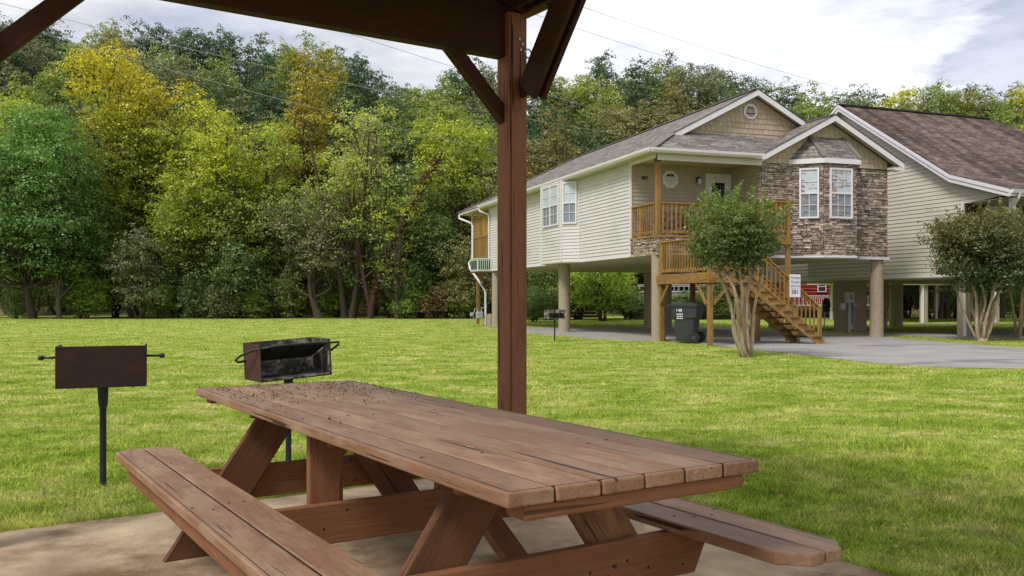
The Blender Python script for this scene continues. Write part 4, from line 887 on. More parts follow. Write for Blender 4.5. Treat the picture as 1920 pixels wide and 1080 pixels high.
# columns
for (x, y, r_) in ((0.17, 0.22, 0.21), (0.22, 7.75, 0.22), (8.08, 0.22, 0.215), (8.08, 7.9, 0.215), (6.4, 11.2, 0.22), (0.24, 16.1, 0.22), (8.05, 16.1, 0.22)):
    mb = MB(); mb.tube([(x, y, 0.0), (x, y, 0.12), (x, y, 1.4), (x, y, ZB_ - 0.031)], [r_ + 0.012, r_, r_ * 0.99, r_], 20); mb.build('column', MT['stucco'], he, smooth=False)
mb = MB(); mb.box(0.0, 0.6, 16.3, 17.0, 0.0, 0.55); mb.build('column_footing', MT['stucco'], he)
# porch post and railings
DK = MT['deck']
board('porch_post', he, (0.07, 0.07, ZF), (0.07, 0.07, ZW - 0.02), 0.13, 0.13, DK)
mb = MB(); mb.box(-0.005, 0.145, -0.005, 0.145, ZW - 0.22, ZW - 0.02); mb.build('post_cap', MT['dark'], he)
def railing(a, b, z0a, z0b, ht, name, parent, pitch=0.14, m=DK, both=True):
    """top and bottom rail with balusters from a to b; z0 = foot heights at the ends"""
    a, b = Vector(a), Vector(b); Ln = (b - a).length; u = (b - a) / Ln; mb = MB(); Z = Vector((0, 0, 1))
    fa_, fb_ = a + Z * z0a, b + Z * z0b
    mb.bar(fa_ + Z * ht, fb_ + Z * ht, 0.13, 0.036); mb.bar(fa_ + Z * (ht - 0.075), fb_ + Z * (ht - 0.075), 0.036, 0.085); mb.bar(fa_ + Z * 0.11, fb_ + Z * 0.11, 0.036, 0.085)
    n = max(2, int(Ln / pitch)); s = u.cross(Z)
    for i in range(n):
        p = a + u * (Ln * (i + 0.5) / n) + s * 0.036; zf = z0a + (z0b - z0a) * (i + 0.5) / n
        mb.box(p.x - 0.016, p.x + 0.016, p.y - 0.016, p.y + 0.016, p.z + zf + 0.05, p.z + zf + ht - 0.03)
    return mb.build(name, m, parent)
railing((0.14, 0.06, 0), (3.5, 0.06, 0), ZF, ZF, 0.95, 'porch_railing', he); railing((0.06, 1.66, 0), (0.06, 0.14, 0), ZF, ZF, 0.95, 'porch_railing', he)
# ---- wooden stair: landing by the corner, flight down to the right, flight up to the porch level
stc = empty('wooden_staircase', (0, 0, 0), parent=he); LZ = 1.95
mb = MB()
for i in range(19): mb.box(0.02, 1.15, -2.87 + i * 0.151, -2.87 + i * 0.151 + 0.143, LZ - 0.038, LZ)
mb.build('landing_boards', DK, stc)
board('beam', stc, (0.0, 0.0, LZ - 0.16), (0.0, -2.90, LZ - 0.16), 0.045, 0.24, DK); board('beam', stc, (0.025, -2.90, LZ - 0.16), (1.2, -2.90, LZ - 0.16), 0.045, 0.24, DK)
board('beam', stc, (1.15, 0.0, LZ - 0.16), (1.15, -2.87, LZ - 0.16), 0.045, 0.24, DK)
for (x, y, zt_) in ((0.09, -0.12, LZ + 1.0), (0.09, -2.80, LZ + 1.02), (1.12, -2.80, LZ + 1.02), (1.12, -0.12, LZ - 0.05)):
    board('post', stc, (x, y, 0), (x, y, zt_), 0.12, 0.12, DK if x < 0.5 or y < -2 else MT['deck_old'])
for (x, y, dx, dy) in ((0.03, -0.15, 0, -1), (0.03, -2.72, 0, 1), (0.17, -2.82, 1, 0), (1.04, -2.82, -1, 0)):
    board('knee_brace', stc, (x, y, LZ - 0.85), (x + dx * 0.5, y + dy * 0.5, LZ - 0.30), 0.045, 0.085, DK)
railing((0.06, -0.2, 0), (0.06, -2.74, 0), LZ, LZ, 0.94, 'railing', stc, pitch=0.145); railing((0.16, -2.84, 0), (1.05, -2.84, 0), LZ, LZ, 0.94, 'railing', stc, pitch=0.145)
# lower flight: ten treads
nst = 10; rise = LZ / (nst + 1); run = 0.238; xs0 = 1.15
for y in (-2.84, -1.74):
    mb = MB(); zo = 0.10
    pl = [(xs0, LZ - 0.01)]
    for k in range(nst + 1):
        pl.append((xs0 + k * run, LZ - k * rise - rise + 0.0 if False else LZ - (k + 1) * rise)); pl.append((xs0 + (k + 1) * run, LZ - (k + 1) * rise))
    pl = pl[:-1]; pl += [(xs0 + nst * run, 0.0), (xs0 + nst * run - 0.22, 0.0), (xs0, LZ - 0.42)]
    # straight stringer board under the treads
    sl_ = [(xs0, LZ - 0.05), (xs0 + nst * run + 0.16, 0.12), (xs0 + nst * run + 0.16, 0.0), (xs0 + nst * run - 0.10, 0.0), (xs0, LZ - 0.36)]
    mb.prism([(a, y, z) for a, z in sl_], None, (0, 0.04, 0)); mb.build('stringer', DK, stc)
for k in range(nst):
    z = LZ - (k + 1) * rise; x = xs0 + k * run
    board('tread', stc, (x + 0.13, -2.88, z - 0.0 + 0.012), (x + 0.13, -1.68, z + 0.012), 0.27, 0.038, MT['deck_old'], up=(0, 0, 1))
for y in (-2.80, -1.76):
    xe = xs0 + nst * run + 0.02
    board('newel_post', stc, (xe, y, 0), (xe, y, 1.06), 0.09, 0.09, DK)
    railing((xs0 + 0.05, y, 0), (xe, y, 0), LZ - 0.02, 0.06, 0.93, 'railing', stc, pitch=0.135)
# upper flight along the house front and the walkway in front of the stone wall
for y in (-1.15, -0.10):
    mb = MB(); mb.prism([(1.15, y, LZ), (1.15, y, LZ - 0.3), (2.75, y, ZF - 0.3), (2.75, y, ZF - 0.02)], None, (0, 0.04, 0)); mb.build('stringer', DK, stc)
for k in range(6): board('tread', stc, (1.28 + k * 0.25, -1.18, LZ + (k + 1) * 0.168), (1.28 + k * 0.25, -0.05, LZ + (k + 1) * 0.168), 0.27, 0.036, MT['deck_old'])
railing((1.2, -1.13, 0), (2.7, -1.13, 0), LZ + 0.05, ZF, 0.94, 'railing', stc)
mb = MB()
for i in range(8): mb.box(2.70, 3.75, -1.2 + i * 0.15, -1.2 + i * 0.15 + 0.142, ZF - 0.04, ZF - 0.002)
mb.build('landing_boards', DK, stc)
board('beam', stc, (2.7, -1.22, ZF - 0.17), (3.78, -1.22, ZF - 0.17), 0.045, 0.24, DK); board('beam', stc, (3.77, -1.2, ZF - 0.17), (3.77, -0.02, ZF - 0.17), 0.045, 0.24, DK)
railing((2.72, -1.15, 0), (3.66, -1.15, 0), ZF, ZF, 0.96, 'railing', stc); railing((3.70, -1.1, 0), (3.70, -0.08, 0), ZF, ZF, 0.96, 'railing', stc)
board('post', stc, (3.70, -1.15, 0), (3.70, -1.15, ZF + 1.02), 0.12, 0.12, DK); board('post', stc, (2.66, -1.15, 0), (2.66, -1.15, ZF + 1.0), 0.12, 0.12, DK)
# rear deck with solid screen
mb = MB(); mb.box(0.05, 8.2, 16.42, 19.4, 3.02, 3.10); mb.build('rear_deck', DK, he)
mb = MB()
for i in range(19): mb.box(0.02, 0.045, 16.45 + i * 0.155, 16.45 + i * 0.155 + 0.149, 4.25, 5.22)
for i in range(20): mb.box(0.02, 0.05, 16.5 + i * 0.148, 16.5 + i * 0.148 + 0.075, 3.12, 4.2)
mb.box(0.0, 0.07, 16.42, 19.42, 4.2, 4.27); mb.box(0.0, 0.07, 16.42, 19.42, 5.2, 5.26); mb.box(-0.01, 0.08, 16.42, 19.42, 2.95, 3.10)
mb.build('deck_screen', DK, he)
mb = MB(); mb.box(0.0, 0.1, 19.35, 19.45, 3.0, 5.5); mb.box(0.02, 0.08, 18.0, 18.06, 5.26, 5.5); mb.build('deck_post', MT['white'], he)
for y in (19.3,): board('deck_leg', he, (0.3, y, 0), (0.3, y, 3.0), 0.13, 0.13, DK)

# ------------------------------------------------------------------ neighbouring house
ne = empty('neighbour_house', NO, NA); tag(ne, 'pale siding house on stilts with dark streaked brown roof, at the right edge', 'house')
zb, zk, ze2, zr2 = 2.03, 5.28, 4.56, 8.60; yr = 5.4
def topz(y):
    if y < 0.17: return ze2 + (y + 2.1) * (zk - ze2) / 2.27
    if y < yr: return zk + (y - 0.17) * (zr2 - zk) / (yr - 0.17)
    return zr2 - (y - yr) * (zr2 - zk) / (yr - 0.17)
def inv(z):
    """y-range of the gable wall at height z"""
    z = z + 0.12
    lo = -1.9 if z < 4.6 else (-2.1 + (z - ze2) * 2.27 / (zk - ze2) if z < zk else 0.17 + (z - zk) * (yr - 0.17) / (zr2 - zk))
    if z < 4.52: lo = -0.1
    hi = min(10.7, yr + (zr2 - z) * (yr - 0.17) / (zr2 - zk)); return (max(lo, -0.1 if z < 4.52 else -1.95), hi)
sdn = MB(); siding(sdn, (0, 0, 0), Y, -X, zb, zr2 - 0.05, inv, course=0.135, lean=0.022)
# vertical step: a shallow bump further back with its own little roof
sdn.build('side_siding', MT['pale'], ne)
mb = MB(); mb.prism([(0.02, -0.08, zb), (0.02, 10.7, zb), (0.02, 10.7, 5.2), (0.02, yr, zr2 - 0.1), (0.02, 0.1, 5.2), (0.02, -0.08, 4.9)], None, (0.1, 0, 0)); mb.box(0.12, 12, -0.08, 10.7, zb, 4.5)
mb.build('wall', MT['interior'], ne)
mb = MB(); siding(mb, (-0.45, 3.6, 0), Y, -X, zb, 4.0, lambda z: (0, 3.4), course=0.135, lean=0.022); siding(mb, (-0.45, 3.6, 0), X, -Y, zb, 4.0, lambda z: (0, 0.45), course=0.135, lean=0.022); mb.build('bump_siding', MT['pale'], ne)
mb = MB(); mb.box(-0.50, -0.43, 3.55, 3.62, zb, 4.0); mb.box(-0.05, 0.0, 10.66, 10.74, zb, 5.1); mb.box(-0.05, 0.02, -0.14, -0.06, zb, 4.4); mb.box(-0.04, 0.0, -0.1, 10.7, zb - 0.06, zb)
mb.build('corner_trim', MT['white'], ne)
mb = MB(); roof_face(mb, [(-0.7, 3.4, 4.15), (-0.7, 7.2, 4.15), (0.0, 7.2, 4.45), (0.0, 3.4, 4.45)], 0.04); mb.build('bump_roof', MT['shingle2'], ne)
mb = MB(); mb.box(-0.70, 0.0, 3.38, 7.22, 3.96, 4.12); mb.build('bump_fascia', MT['white'], ne)
mb = MB(); mb.box(0.02, 12, -1.95, 10.7, zb - 0.10, zb - 0.005); mb.box(0.0, 12, -1.95, -0.1, zb, zb + 0.25); mb.build('underside', MT['soffit'], ne)
rf = MB(); xe = 12.6
roof_face(rf, [(-0.3, 0.17, zk), (xe, 0.17, zk), (7.3, yr, zr2), (-0.3, yr, zr2)], 0.06)
roof_face(rf, [(-0.3, -2.1, ze2), (xe + 2.2, -2.1, ze2), (xe, 0.17, zk), (-0.3, 0.17, zk)], 0.06)
roof_face(rf, [(-0.3, 10.63, zk), (xe, 10.63, zk), (7.3, yr, zr2), (-0.3, yr, zr2)], 0.06)
roof_face(rf, [(xe, 0.17, zk), (xe, 10.63, zk), (7.3, yr, zr2)], 0.06); rf.build('roof', MT['shingle2'], ne)
mb = MB(); mb.bar((-0.32, yr, zr2 + 0.03), (7.3, yr, zr2 + 0.03), 0.18, 0.05); mb.build('ridge_cap', MT['dark'], ne)
br_ = MB()
for (a, b) in (((-2.1, ze2), (0.17, zk)), ((0.17, zk), (yr, zr2)), ((yr, zr2), (10.63, zk))):
    br_.prism([(-0.302, a[0], a[1] - 0.22), (-0.302, b[0], b[1] - 0.22), (-0.302, b[0], b[1] + 0.01), (-0.302, a[0], a[1] + 0.01)], None, (-0.035, 0, 0))
    br_.prism([(-0.34, a[0], a[1] - 0.09), (-0.34, b[0], b[1] - 0.09), (-0.34, b[0], b[1] + 0.02), (-0.34, a[0], a[1] + 0.02)], None, (-0.025, 0, 0))
br_.build('barge_board', MT['white'], ne)
sf = MB()
for (a, b) in (((-2.1, ze2), (0.17, zk)), ((0.17, zk), (yr, zr2)), ((yr, zr2), (10.63, zk))): sf.prism([(-0.30, a[0], a[1] - 0.12), (-0.30, b[0], b[1] - 0.12), (-0.30, b[0], b[1] - 0.09), (-0.30, a[0], a[1] - 0.09)], None, (0.29, 0, 0))
sf.box(-0.3, 14, -2.1, -1.8, ze2 - 0.16, ze2 - 0.12); sf.box(0.0, 12, -1.8, -0.1, 4.34, 4.37); sf.build('soffit', MT['soffit'], ne)
mb = MB(); mb.box(-0.3, 14, -2.13, -2.10, ze2 - 0.2, ze2 - 0.01); mb.prism([(-0.3, -2.13, ze2), (-0.3, -2.13, ze2 - 0.11), (-0.3, -2.22, ze2 - 0.11), (-0.3, -2.26, ze2)], None, (14, 0, 0)); mb.build('gutter', MT['white'], ne)
mb = MB(); mb.tube([(0.0, -2.2, ze2 - 0.1), (0.0, -2.15, ze2 - 0.25), (0.05, -1.95, ze2 - 0.45), (0.06, -1.92, ze2 - 0.6), (0.06, -1.92, 2.3)], 0.045, 8)
mb.tube([(-0.07, -0.12, 2.1), (-0.07, -0.2, 1.95), (-0.06, -0.22, 0.05)], 0.05, 8); mb.build('downspout', MT['white'], ne)
board('porch_post', ne, (0.10, -1.85, 2.28), (0.10, -1.85, 4.36), 0.14, 0.14, MT['white'])
mb = MB(); mb.box(0.0, 8, -0.11, -0.085, 2.28, 4.35); mb.build('porch_wall', MT['cabin'], ne)
window(ne, (1.0, -0.115, 3.0), X, -Y, 1.5, 1.30, 2, 2, mull=1, curtain=(0.0, 1.0)); railing((0.2, -1.85, 0), (7, -1.85, 0), 2.28, 2.28, 0.9, 'porch_railing', ne, m=MT['deck_old'])
mb = MB()
for (x, y, a) in ((0.25, 0.1, 0.21), (0.4, 5.6, 0.42), (3.6, 7.4, 0.22), (7.5, 0.1, 0.21), (6.8, 10.0, 0.3), (0.4, 10.3, 0.25)):
    mb = MB()
    if a > 0.4: mb.box(x - a, x + a, y - a, y + a, 0, zb - 0.1)
    else: mb.tube([(x, y, 0), (x, y, zb - 0.1)], a, 18)
    mb.build('column', MT['stucco'], ne)
# octagonal vent in the gable
mb = MB(); mb.obox((-0.03, 4.9, 7.35), (0.02, 0, 0), (0, 0.22, 0), (0, 0, 0.25)); mb.obox((-0.055, 4.9, 7.35), (0.01, 0, 0), (0, 0.15, 0), (0, 0, 0.18)); mb.build('gable_vent', MT['white'], ne, bevel=0.06)

# third house: stilts and a pale body behind the neighbour
fe = empty('far_stilt_house', (21.0, 47.5, 0), math.radians(14)); tag(fe, 'far pale house on white edged stilts seen under the neighbouring house', 'house')
mb = MB(); mb.box(-0.6, 9, 0, 9, 2.15, 4.6); mb.build('wall', MT['pale'], fe)
mb = MB(); mb.box(-0.65, 9.05, -0.05, 0.0, 2.0, 2.3); mb.build('floor_beam', MT['white'], fe)
mb = MB(); roof_face(mb, [(-1, -0.5, 4.6), (9.4, -0.5, 4.6), (9.4, 4.5, 6.6), (-1, 4.5, 6.6)]); roof_face(mb, [(-1, 9.5, 4.6), (9.4, 9.5, 4.6), (9.4, 4.5, 6.6), (-1, 4.5, 6.6)]); mb.build('roof', MT['shingle2'], fe)
for x in (0.9, 5.4, 8.4):
    for y in (0.3, 8.5):
        mb = MB(); mb.tube([(x, y, 0), (x, y, 2.15)], 0.21, 14); mb.build('column', MT['stucco'], fe)
        mb = MB(); mb.box(x - 0.26, x - 0.17, y - 0.24, y - 0.1, 0.0, 2.15); mb.build('downspout', MT['white'], fe)

# red cabin and dark brown cabin beyond
rc = empty('red_cabin', (20.6, 62.5, 0), math.radians(6)); tag(rc, 'red log cabin with white window and wooden deck seen beyond the stairs', 'cabin')
mb = MB(); mb.box(-2.0, 7, 0, 6, 0.6, 5.0); mb.build('wall', MT['red'], rc)
mb = MB()
for i in range(18): mb.tube([(-2.0, -0.0, 0.75 + i * 0.24), (7, -0.0, 0.75 + i * 0.24)], 0.11, 6)
mb.build('log_courses', MT['red'], rc)
window(rc, (0.42, -0.13, 1.75), X, -Y, 0.62, 0.75, 1, 2, curtain=(0.98, 1.0)); window(rc, (1.95, -0.13, 1.6), X, -Y, 0.5, 0.85, 1, 1, curtain=(0.98, 1.0))
mb = MB(); roof_face(mb, [(-2.6, -1.0, 4.7), (7.6, -1.0, 4.7), (7.6, 3, 6.6), (-2.6, 3, 6.6)]); roof_face(mb, [(-2.6, 7.0, 4.7), (7.6, 7.0, 4.7), (7.6, 3, 6.6), (-2.6, 3, 6.6)]); mb.build('roof', MT['shingle2'], rc)
mb = MB(); mb.box(-2, 3.4, -1.8, -0.1, 0.55, 0.75); mb.build('deck', MT['deck_old'], rc); railing((-2, -1.8, 0), (3.4, -1.8, 0), 0.75, 0.75, 0.75, 'deck_railing', rc, m=MT['lam'])
mb = MB()
for i in range(18): mb.box(-2 + i * 0.3, -2 + i * 0.3 + 0.05, -1.76, -1.74, 0, 0.55)
for i in range(3): mb.box(-2, 3.4, -1.79, -1.765, 0.05 + i * 0.18, 0.10 + i * 0.18)
mb.build('deck_lattice', MT['black'], rc)
bc = empty('brown_cabin', (8.0, 58.5, 0), math.radians(-4)); tag(bc, 'dark brown cabin with pale railed balcony seen through the stilts left of the bin', 'cabin')
mb = MB(); mb.box(0, 8, 0, 6, 0.9, 3.1); mb.build('wall', MT['cabin'], bc)
mb = MB(); mb.box(-0.2, 8.2, -0.05, 6.1, -0.2, 0.9); mb.build('foundation', MT['carport'], bc)
mb = MB(); roof_face(mb, [(-0.8, -1.5, 2.95), (8.6, -1.5, 2.95), (8.6, 3, 4.6), (-0.8, 3, 4.6)]); roof_face(mb, [(-0.8, 7, 2.95), (8.6, 7, 2.95), (8.6, 3, 4.6), (-0.8, 3, 4.6)]); mb.build('roof', MT['shingle2'], bc)
mb = MB(); mb.box(0, 8, -1.2, -0.05, 1.42, 1.62); mb.build('balcony_floor', MT['carport'], bc); railing((0, -1.15, 0), (8, -1.15, 0), 1.62, 1.62, 0.55, 'balcony_railing', bc, m=MT['lam'], pitch=0.3)
window(bc, (0.9, -0.04, 1.9), X, -Y, 0.7, 0.85, 1, 2, curtain=(0.98, 1.0)); window(bc, (2.6, -0.04, 1.7), X, -Y, 0.8, 1.1, 1, 2, curtain=(0.98, 1.0))

# long low rail fence by the wood, left of the second column
fn = empty('rail_fence', (0.2, 55.5, 0), math.radians(2)); tag(fn, 'dark brown board fence at the far edge of the lawn behind the post and column', 'fence')
mb = MB()
for i in range(5): mb.box(-1.0, 5.2, -0.02, 0.02, 0.12 + i * 0.2, 0.12 + i * 0.2 + 0.15)
mb.build('rails', MT['cabin'], fn)
for i in range(5):
    mb = MB(); mb.box(-1.0 + i * 1.53, -0.9 + i * 1.53, 0.02, 0.12, 0, 1.15); mb.build('post', MT['cabin'], fn)

# ------------------------------------------------------------------ small equipment
bn_ = empty('wheeled_bin', (4.93, 25.55, 0.02), math.radians(-28)); tag(bn_, 'tall dark wheeled rubbish bin with white stencilled numbers beside the landing', 'bin')
# local -y = side with stencils facing left, tapered body
def taper(mb, rings):
    """rings: (z, hx, hy, cx, cy, corner)"""
    b = len(mb.v); n = 0
    for (z, hx, hy, cx, cy, c) in rings:
        pts = []
        for (sx, sy, a0) in ((1, 1, 0), (-1, 1, 90), (-1, -1, 180), (1, -1, 270)):
            for k in range(3):
                a = math.radians(a0 + k * 45); pts.append((cx + sx * (hx - c) + c * math.cos(a), cy + sy * (hy - c) + c * math.sin(a), z))
        n = len(pts); mb.v += pts
    for i in range(len(rings) - 1):
        for k in range(n): mb.f.append((b + i * n + k, b + i * n + (k + 1) % n, b + (i + 1) * n + (k + 1) % n, b + (i + 1) * n + k)); mb.uv.append([(0, 0)] * 4)
    mb.f.append(tuple(b + k for k in range(n))[::-1]); mb.uv.append([(0, 0)] * n); mb.f.append(tuple(b + (len(rings) - 1) * n + k for k in range(n))); mb.uv.append([(0, 0)] * n)
mb = MB(); taper(mb, [(0.03, 0.25, 0.24, 0, 0, 0.05), (0.10, 0.26, 0.25, 0, 0, 0.06), (0.66, 0.305, 0.29, 0, 0, 0.07), (0.70, 0.345, 0.33, 0.02, 0, 0.05), (0.98, 0.375, 0.35, 0.03, 0, 0.05), (1.0, 0.40, 0.375, 0.03, 0, 0.05), (1.04, 0.40, 0.375, 0.03, 0, 0.05)])
bd = mb.build('body', MT['bin'], bn_)
mb = MB(); taper(mb, [(1.04, 0.43, 0.39, 0.02, 0, 0.06), (1.075, 0.43, 0.39, 0.02, 0, 0.06), (1.12, 0.36, 0.33, 0.0, 0, 0.10), (1.135, 0.2, 0.2, 0, 0, 0.09)]); mb.tube([(0.44, -0.30, 1.05), (0.50, -0.28, 1.06), (0.50, 0.28, 1.06), (0.44, 0.30, 1.05)], 0.018, 8)
mb.tube([(-0.43, -0.37, 1.03), (-0.43, 0.37, 1.03)], 0.035, 8); mb.build('lid', MT['bin'], bn_)
for s in (-1, 1):
    mb = MB(); mb.tube([(0.30, s * 0.27, 0.15), (0.30, s * 0.275, 0.15), (0.30, s * 0.33, 0.15), (0.30, s * 0.335, 0.15)], [0.11, 0.15, 0.15, 0.11], 20); wh = mb.build('wheel', MT['rubber'], bn_)
    mb = MB(); mb.tube([(0.30, s * 0.335, 0.15), (0.30, s * 0.342, 0.15)], 0.07, 14); mb.build('hub', MT['bin'], wh)
mb = MB(); mb.tube([(0.30, -0.27, 0.15), (0.30, 0.27, 0.15)], 0.015, 8); mb.build('axle', MT['galv'], bn_)
text_obj('stencil_number', '148', 0.12, MT['white'], bn_, basis((-0.12, -0.362, 0.90), (1, 0, 0), (0, 0.06, 1), (0, -1, 0.06)), 0.001)
for k, segs in enumerate((((-0.09, -0.045), (-0.03, 0.03), (0.042, 0.09)), ((-0.08, -0.02), (-0.005, 0.08)), ((-0.09, -0.01), (0.005, 0.045), (0.058, 0.09)))):
    for a, b in segs:
        mb = MB(); z = 0.80 - k * 0.06; mb.box(-0.10 + a, -0.10 + b, -0.002, 0.001, -0.014, 0.014); q = mb.build('worn_stencil_line', MT['white'], bn_); q.location = (0, -0.352 + (0.80 - z) * 0.07, z); q.rotation_euler = (-0.07, 0, 0)

sg = empty('number_sign', H(2.65, -2.93, 1.60), HA); tag(sg, 'white notice board lettered above number 581 hanging on the stair railing', 'sign')
mb = MB(); mb.box(-0.175, 0.175, -0.006, 0.006, -0.31, 0.31); mb.build('panel', MT['white'], sg, bevel=0.004)
for tx, z, s_, mm in (('Private', 0.215, 0.105, 'green_letter'), ('Guest', 0.105, 0.115, 'green_letter'), ('RENTALS', -0.005, 0.072, 'green_letter'), ('581', -0.175, 0.165, 'lettering')):
    text_obj('lettering', tx, s_, MT[mm], sg, basis((0, -0.0075, z), (1, 0, 0), (0, 0, 1), (0, -1, 0)), 0.001)
mb = MB(); mb.box(-0.14, 0.14, -0.009, -0.0065, -0.068, -0.060); mb.build('rule', MT['green_letter'], sg)

ac = empty('air_conditioner', H(-0.30, 16.75, 2.48), HA); tag(ac, 'pale green boxed air conditioner on a bracket below the rear deck', 'air conditioner')
mb = MB(); mb.box(-0.36, 0.36, -0.55, 0.55, 0.05, 0.62); mb.box(-0.38, 0.38, -0.57, 0.57, 0.62, 0.66); mb.build('casing', MT['ac'], ac, bevel=0.01)
mb = MB()
for i in range(6): mb.box(-0.30 + i * 0.10, -0.245 + i * 0.10, -0.556, -0.551, 0.14, 0.56)
for i in range(6): mb.box(-0.366, -0.361, -0.48 + i * 0.165, -0.36 + i * 0.165, 0.14, 0.56)
mb.build('grille', MT['dark'], ac)
mb = MB(); mb.box(-0.42, 0.42, -0.62, 0.62, 0.0, 0.048); mb.bar((-0.36, -0.2, -0.01), (0.33, -0.2, -0.5), 0.06, 0.06); mb.build('bracket', MT['deck_old'], ac)
gm = empty('gas_meter', H(-0.35, 16.9, 0), HA); tag(gm, 'grey gas meter with pipes at the foot of the rear downspout', 'gas meter')
mb = MB(); mb.box(-0.17, 0.17, -0.12, 0.12, 0.32, 0.66); mb.build('casing', MT['galv'], gm, bevel=0.05, seg=3)
mb = MB(); mb.tube([(-0.3, 0, 0), (-0.3, 0, 0.5), (-0.22, 0, 0.8), (-0.1, 0, 0.78), (-0.1, 0, 0.6)], 0.025, 8); mb.tube([(0.1, 0, 0.6), (0.1, 0, 0.85), (0.3, 0.0, 0.85)], 0.025, 8); mb.tube([(-0.45, 0, 0.52), (-0.42, 0, 0.52), (-0.32, 0, 0.52), (-0.3, 0, 0.52)], [0.05, 0.1, 0.1, 0.05], 12); mb.build('pipe', MT['galv'], gm)

em = empty('electric_meter', NB(-0.10, 5.15, 0), NA); tag(em, 'grey electric meter box with conduit on the square stucco column', 'electric meter')
mb = MB(); mb.box(-0.17, 0.17, -0.16, 0.0, 1.10, 1.50); mb.build('meter_box', MT['galv'], em, bevel=0.01)
mb = MB(); mb.tube([(0, -0.16, 1.33), (0, -0.20, 1.33), (0, -0.22, 1.33)], [0.09, 0.09, 0.06], 14); mb.build('dial', MT['glass'], em)
for bx in ((-0.40, -0.20, -0.12, -0.02, 0.85, 1.10), (0.18, 0.34, -0.1, -0.02, 0.95, 1.08), (0.02, 0.16, -0.1, -0.02, 0.1, 0.32)):
    mb = MB(); mb.box(*bx); mb.build('junction_box', MT['galv'], em)
mb = MB(); mb.tube([(0, -0.08, 1.1), (0, -0.08, 0.0)], 0.055, 10); mb.tube([(0.24, -0.06, 0.95), (0.24, -0.06, 0.0)], 0.012, 6); mb.build('conduit', MT['galv'], em)

def dish(loc, az, r, label, arm, pole=None):
    d = empty('satellite_dish', loc, az); tag(d, label, 'satellite dish')
    mb = MB(); n = 20; rings = [(0.02, 0), (r * 0.5, 0.02), (r * 0.85, 0.055), (r, 0.08)]
    b = 0
    for rr_, dd in rings:
        for k in range(n): a = 2 * math.pi * k / n; mb.v.append((rr_ * math.cos(a), -dd, rr_ * 1.12 * math.sin(a)))
    for i in range(3):
        for k in range(n): mb.f.append((i * n + k, i * n + (k + 1) % n, (i + 1) * n + (k + 1) % n, (i + 1) * n + k)); mb.uv.append([(0, 0)] * 4)
    q = mb.build('reflector', MT['galv'] if arm else MT['dark'], d, smooth=True); so = q.modifiers.new('s', 'SOLIDIFY'); so.thickness = 0.012
    mb = MB(); mb.tube([(0, -0.01, -r), (0, -0.35, -r * 0.7), (0, -0.5, -0.1)], 0.014, 6); mb.tube([(0, -0.48, -0.12), (0, -0.5, -0.02)], [0.03, 0.045], 8); mb.build('feed_arm', MT['dark'], d)
    mb = MB(); mb.tube(pole or [(0, 0.02, 0), (0, 0.14, -0.05), (0, 0.2, -0.35)], 0.022, 8); mb.build('mast', MT['galv'], d)
dish(NB(-0.55, 9.6, 2.42), math.radians(-80), 0.22, 'grey satellite dish on an arm against the pale siding under the house', True)
dish(Vector((12.62, 36.6, 1.0)), math.radians(35), 0.27, 'dark satellite dish on a slim grey pole beyond the foot of the stairs', False, [(0, 0.02, 0), (0.1, 0.08, -0.1), (0.12, 0.1, -1.0)])

# power cables crossing between far poles
def wire(p0, p1, sag, r_, label):
    p0, p1 = Vector(p0), Vector(p1); mb = MB(); pts = []
    for i in range(33): s = i / 32; p = p0.lerp(p1, s); p.z -= sag * 4 * s * (1 - s); pts.append(p)
    mb.tube(pts, r_, 5); return tag(mb.build('power_cable', MT['wire'], smooth=True), label, 'cable', 'power cables overhead')
def at(px, py, Yd): return Vector(((px - 960) / F * Yd, Yd, CAMZ + (YH - py) / F * Yd))
wire(at(-260, -40, 33), at(1050, 305, 56), 0.5, 0.012, 'lowest power cable crossing in front of the yellow trees')
wire(at(-200, -45, 40), at(1250, 265, 62), 0.6, 0.012, 'power cable entering beside the top left brace and crossing the dark trees')
wire(at(300, -60, 40), at(1350, 262, 62), 0.5, 0.013, 'power cable meeting the header beam and passing above the knee brace')
wire(at(960, -35, 40), at(1720, 200, 62), 0.4, 0.010, 'upper power cable in the bright sky right of the shelter')
wire(at(960, 12, 40), at(1640, 205, 62), 0.4, 0.010, 'lower power cable in the bright sky right of the shelter')

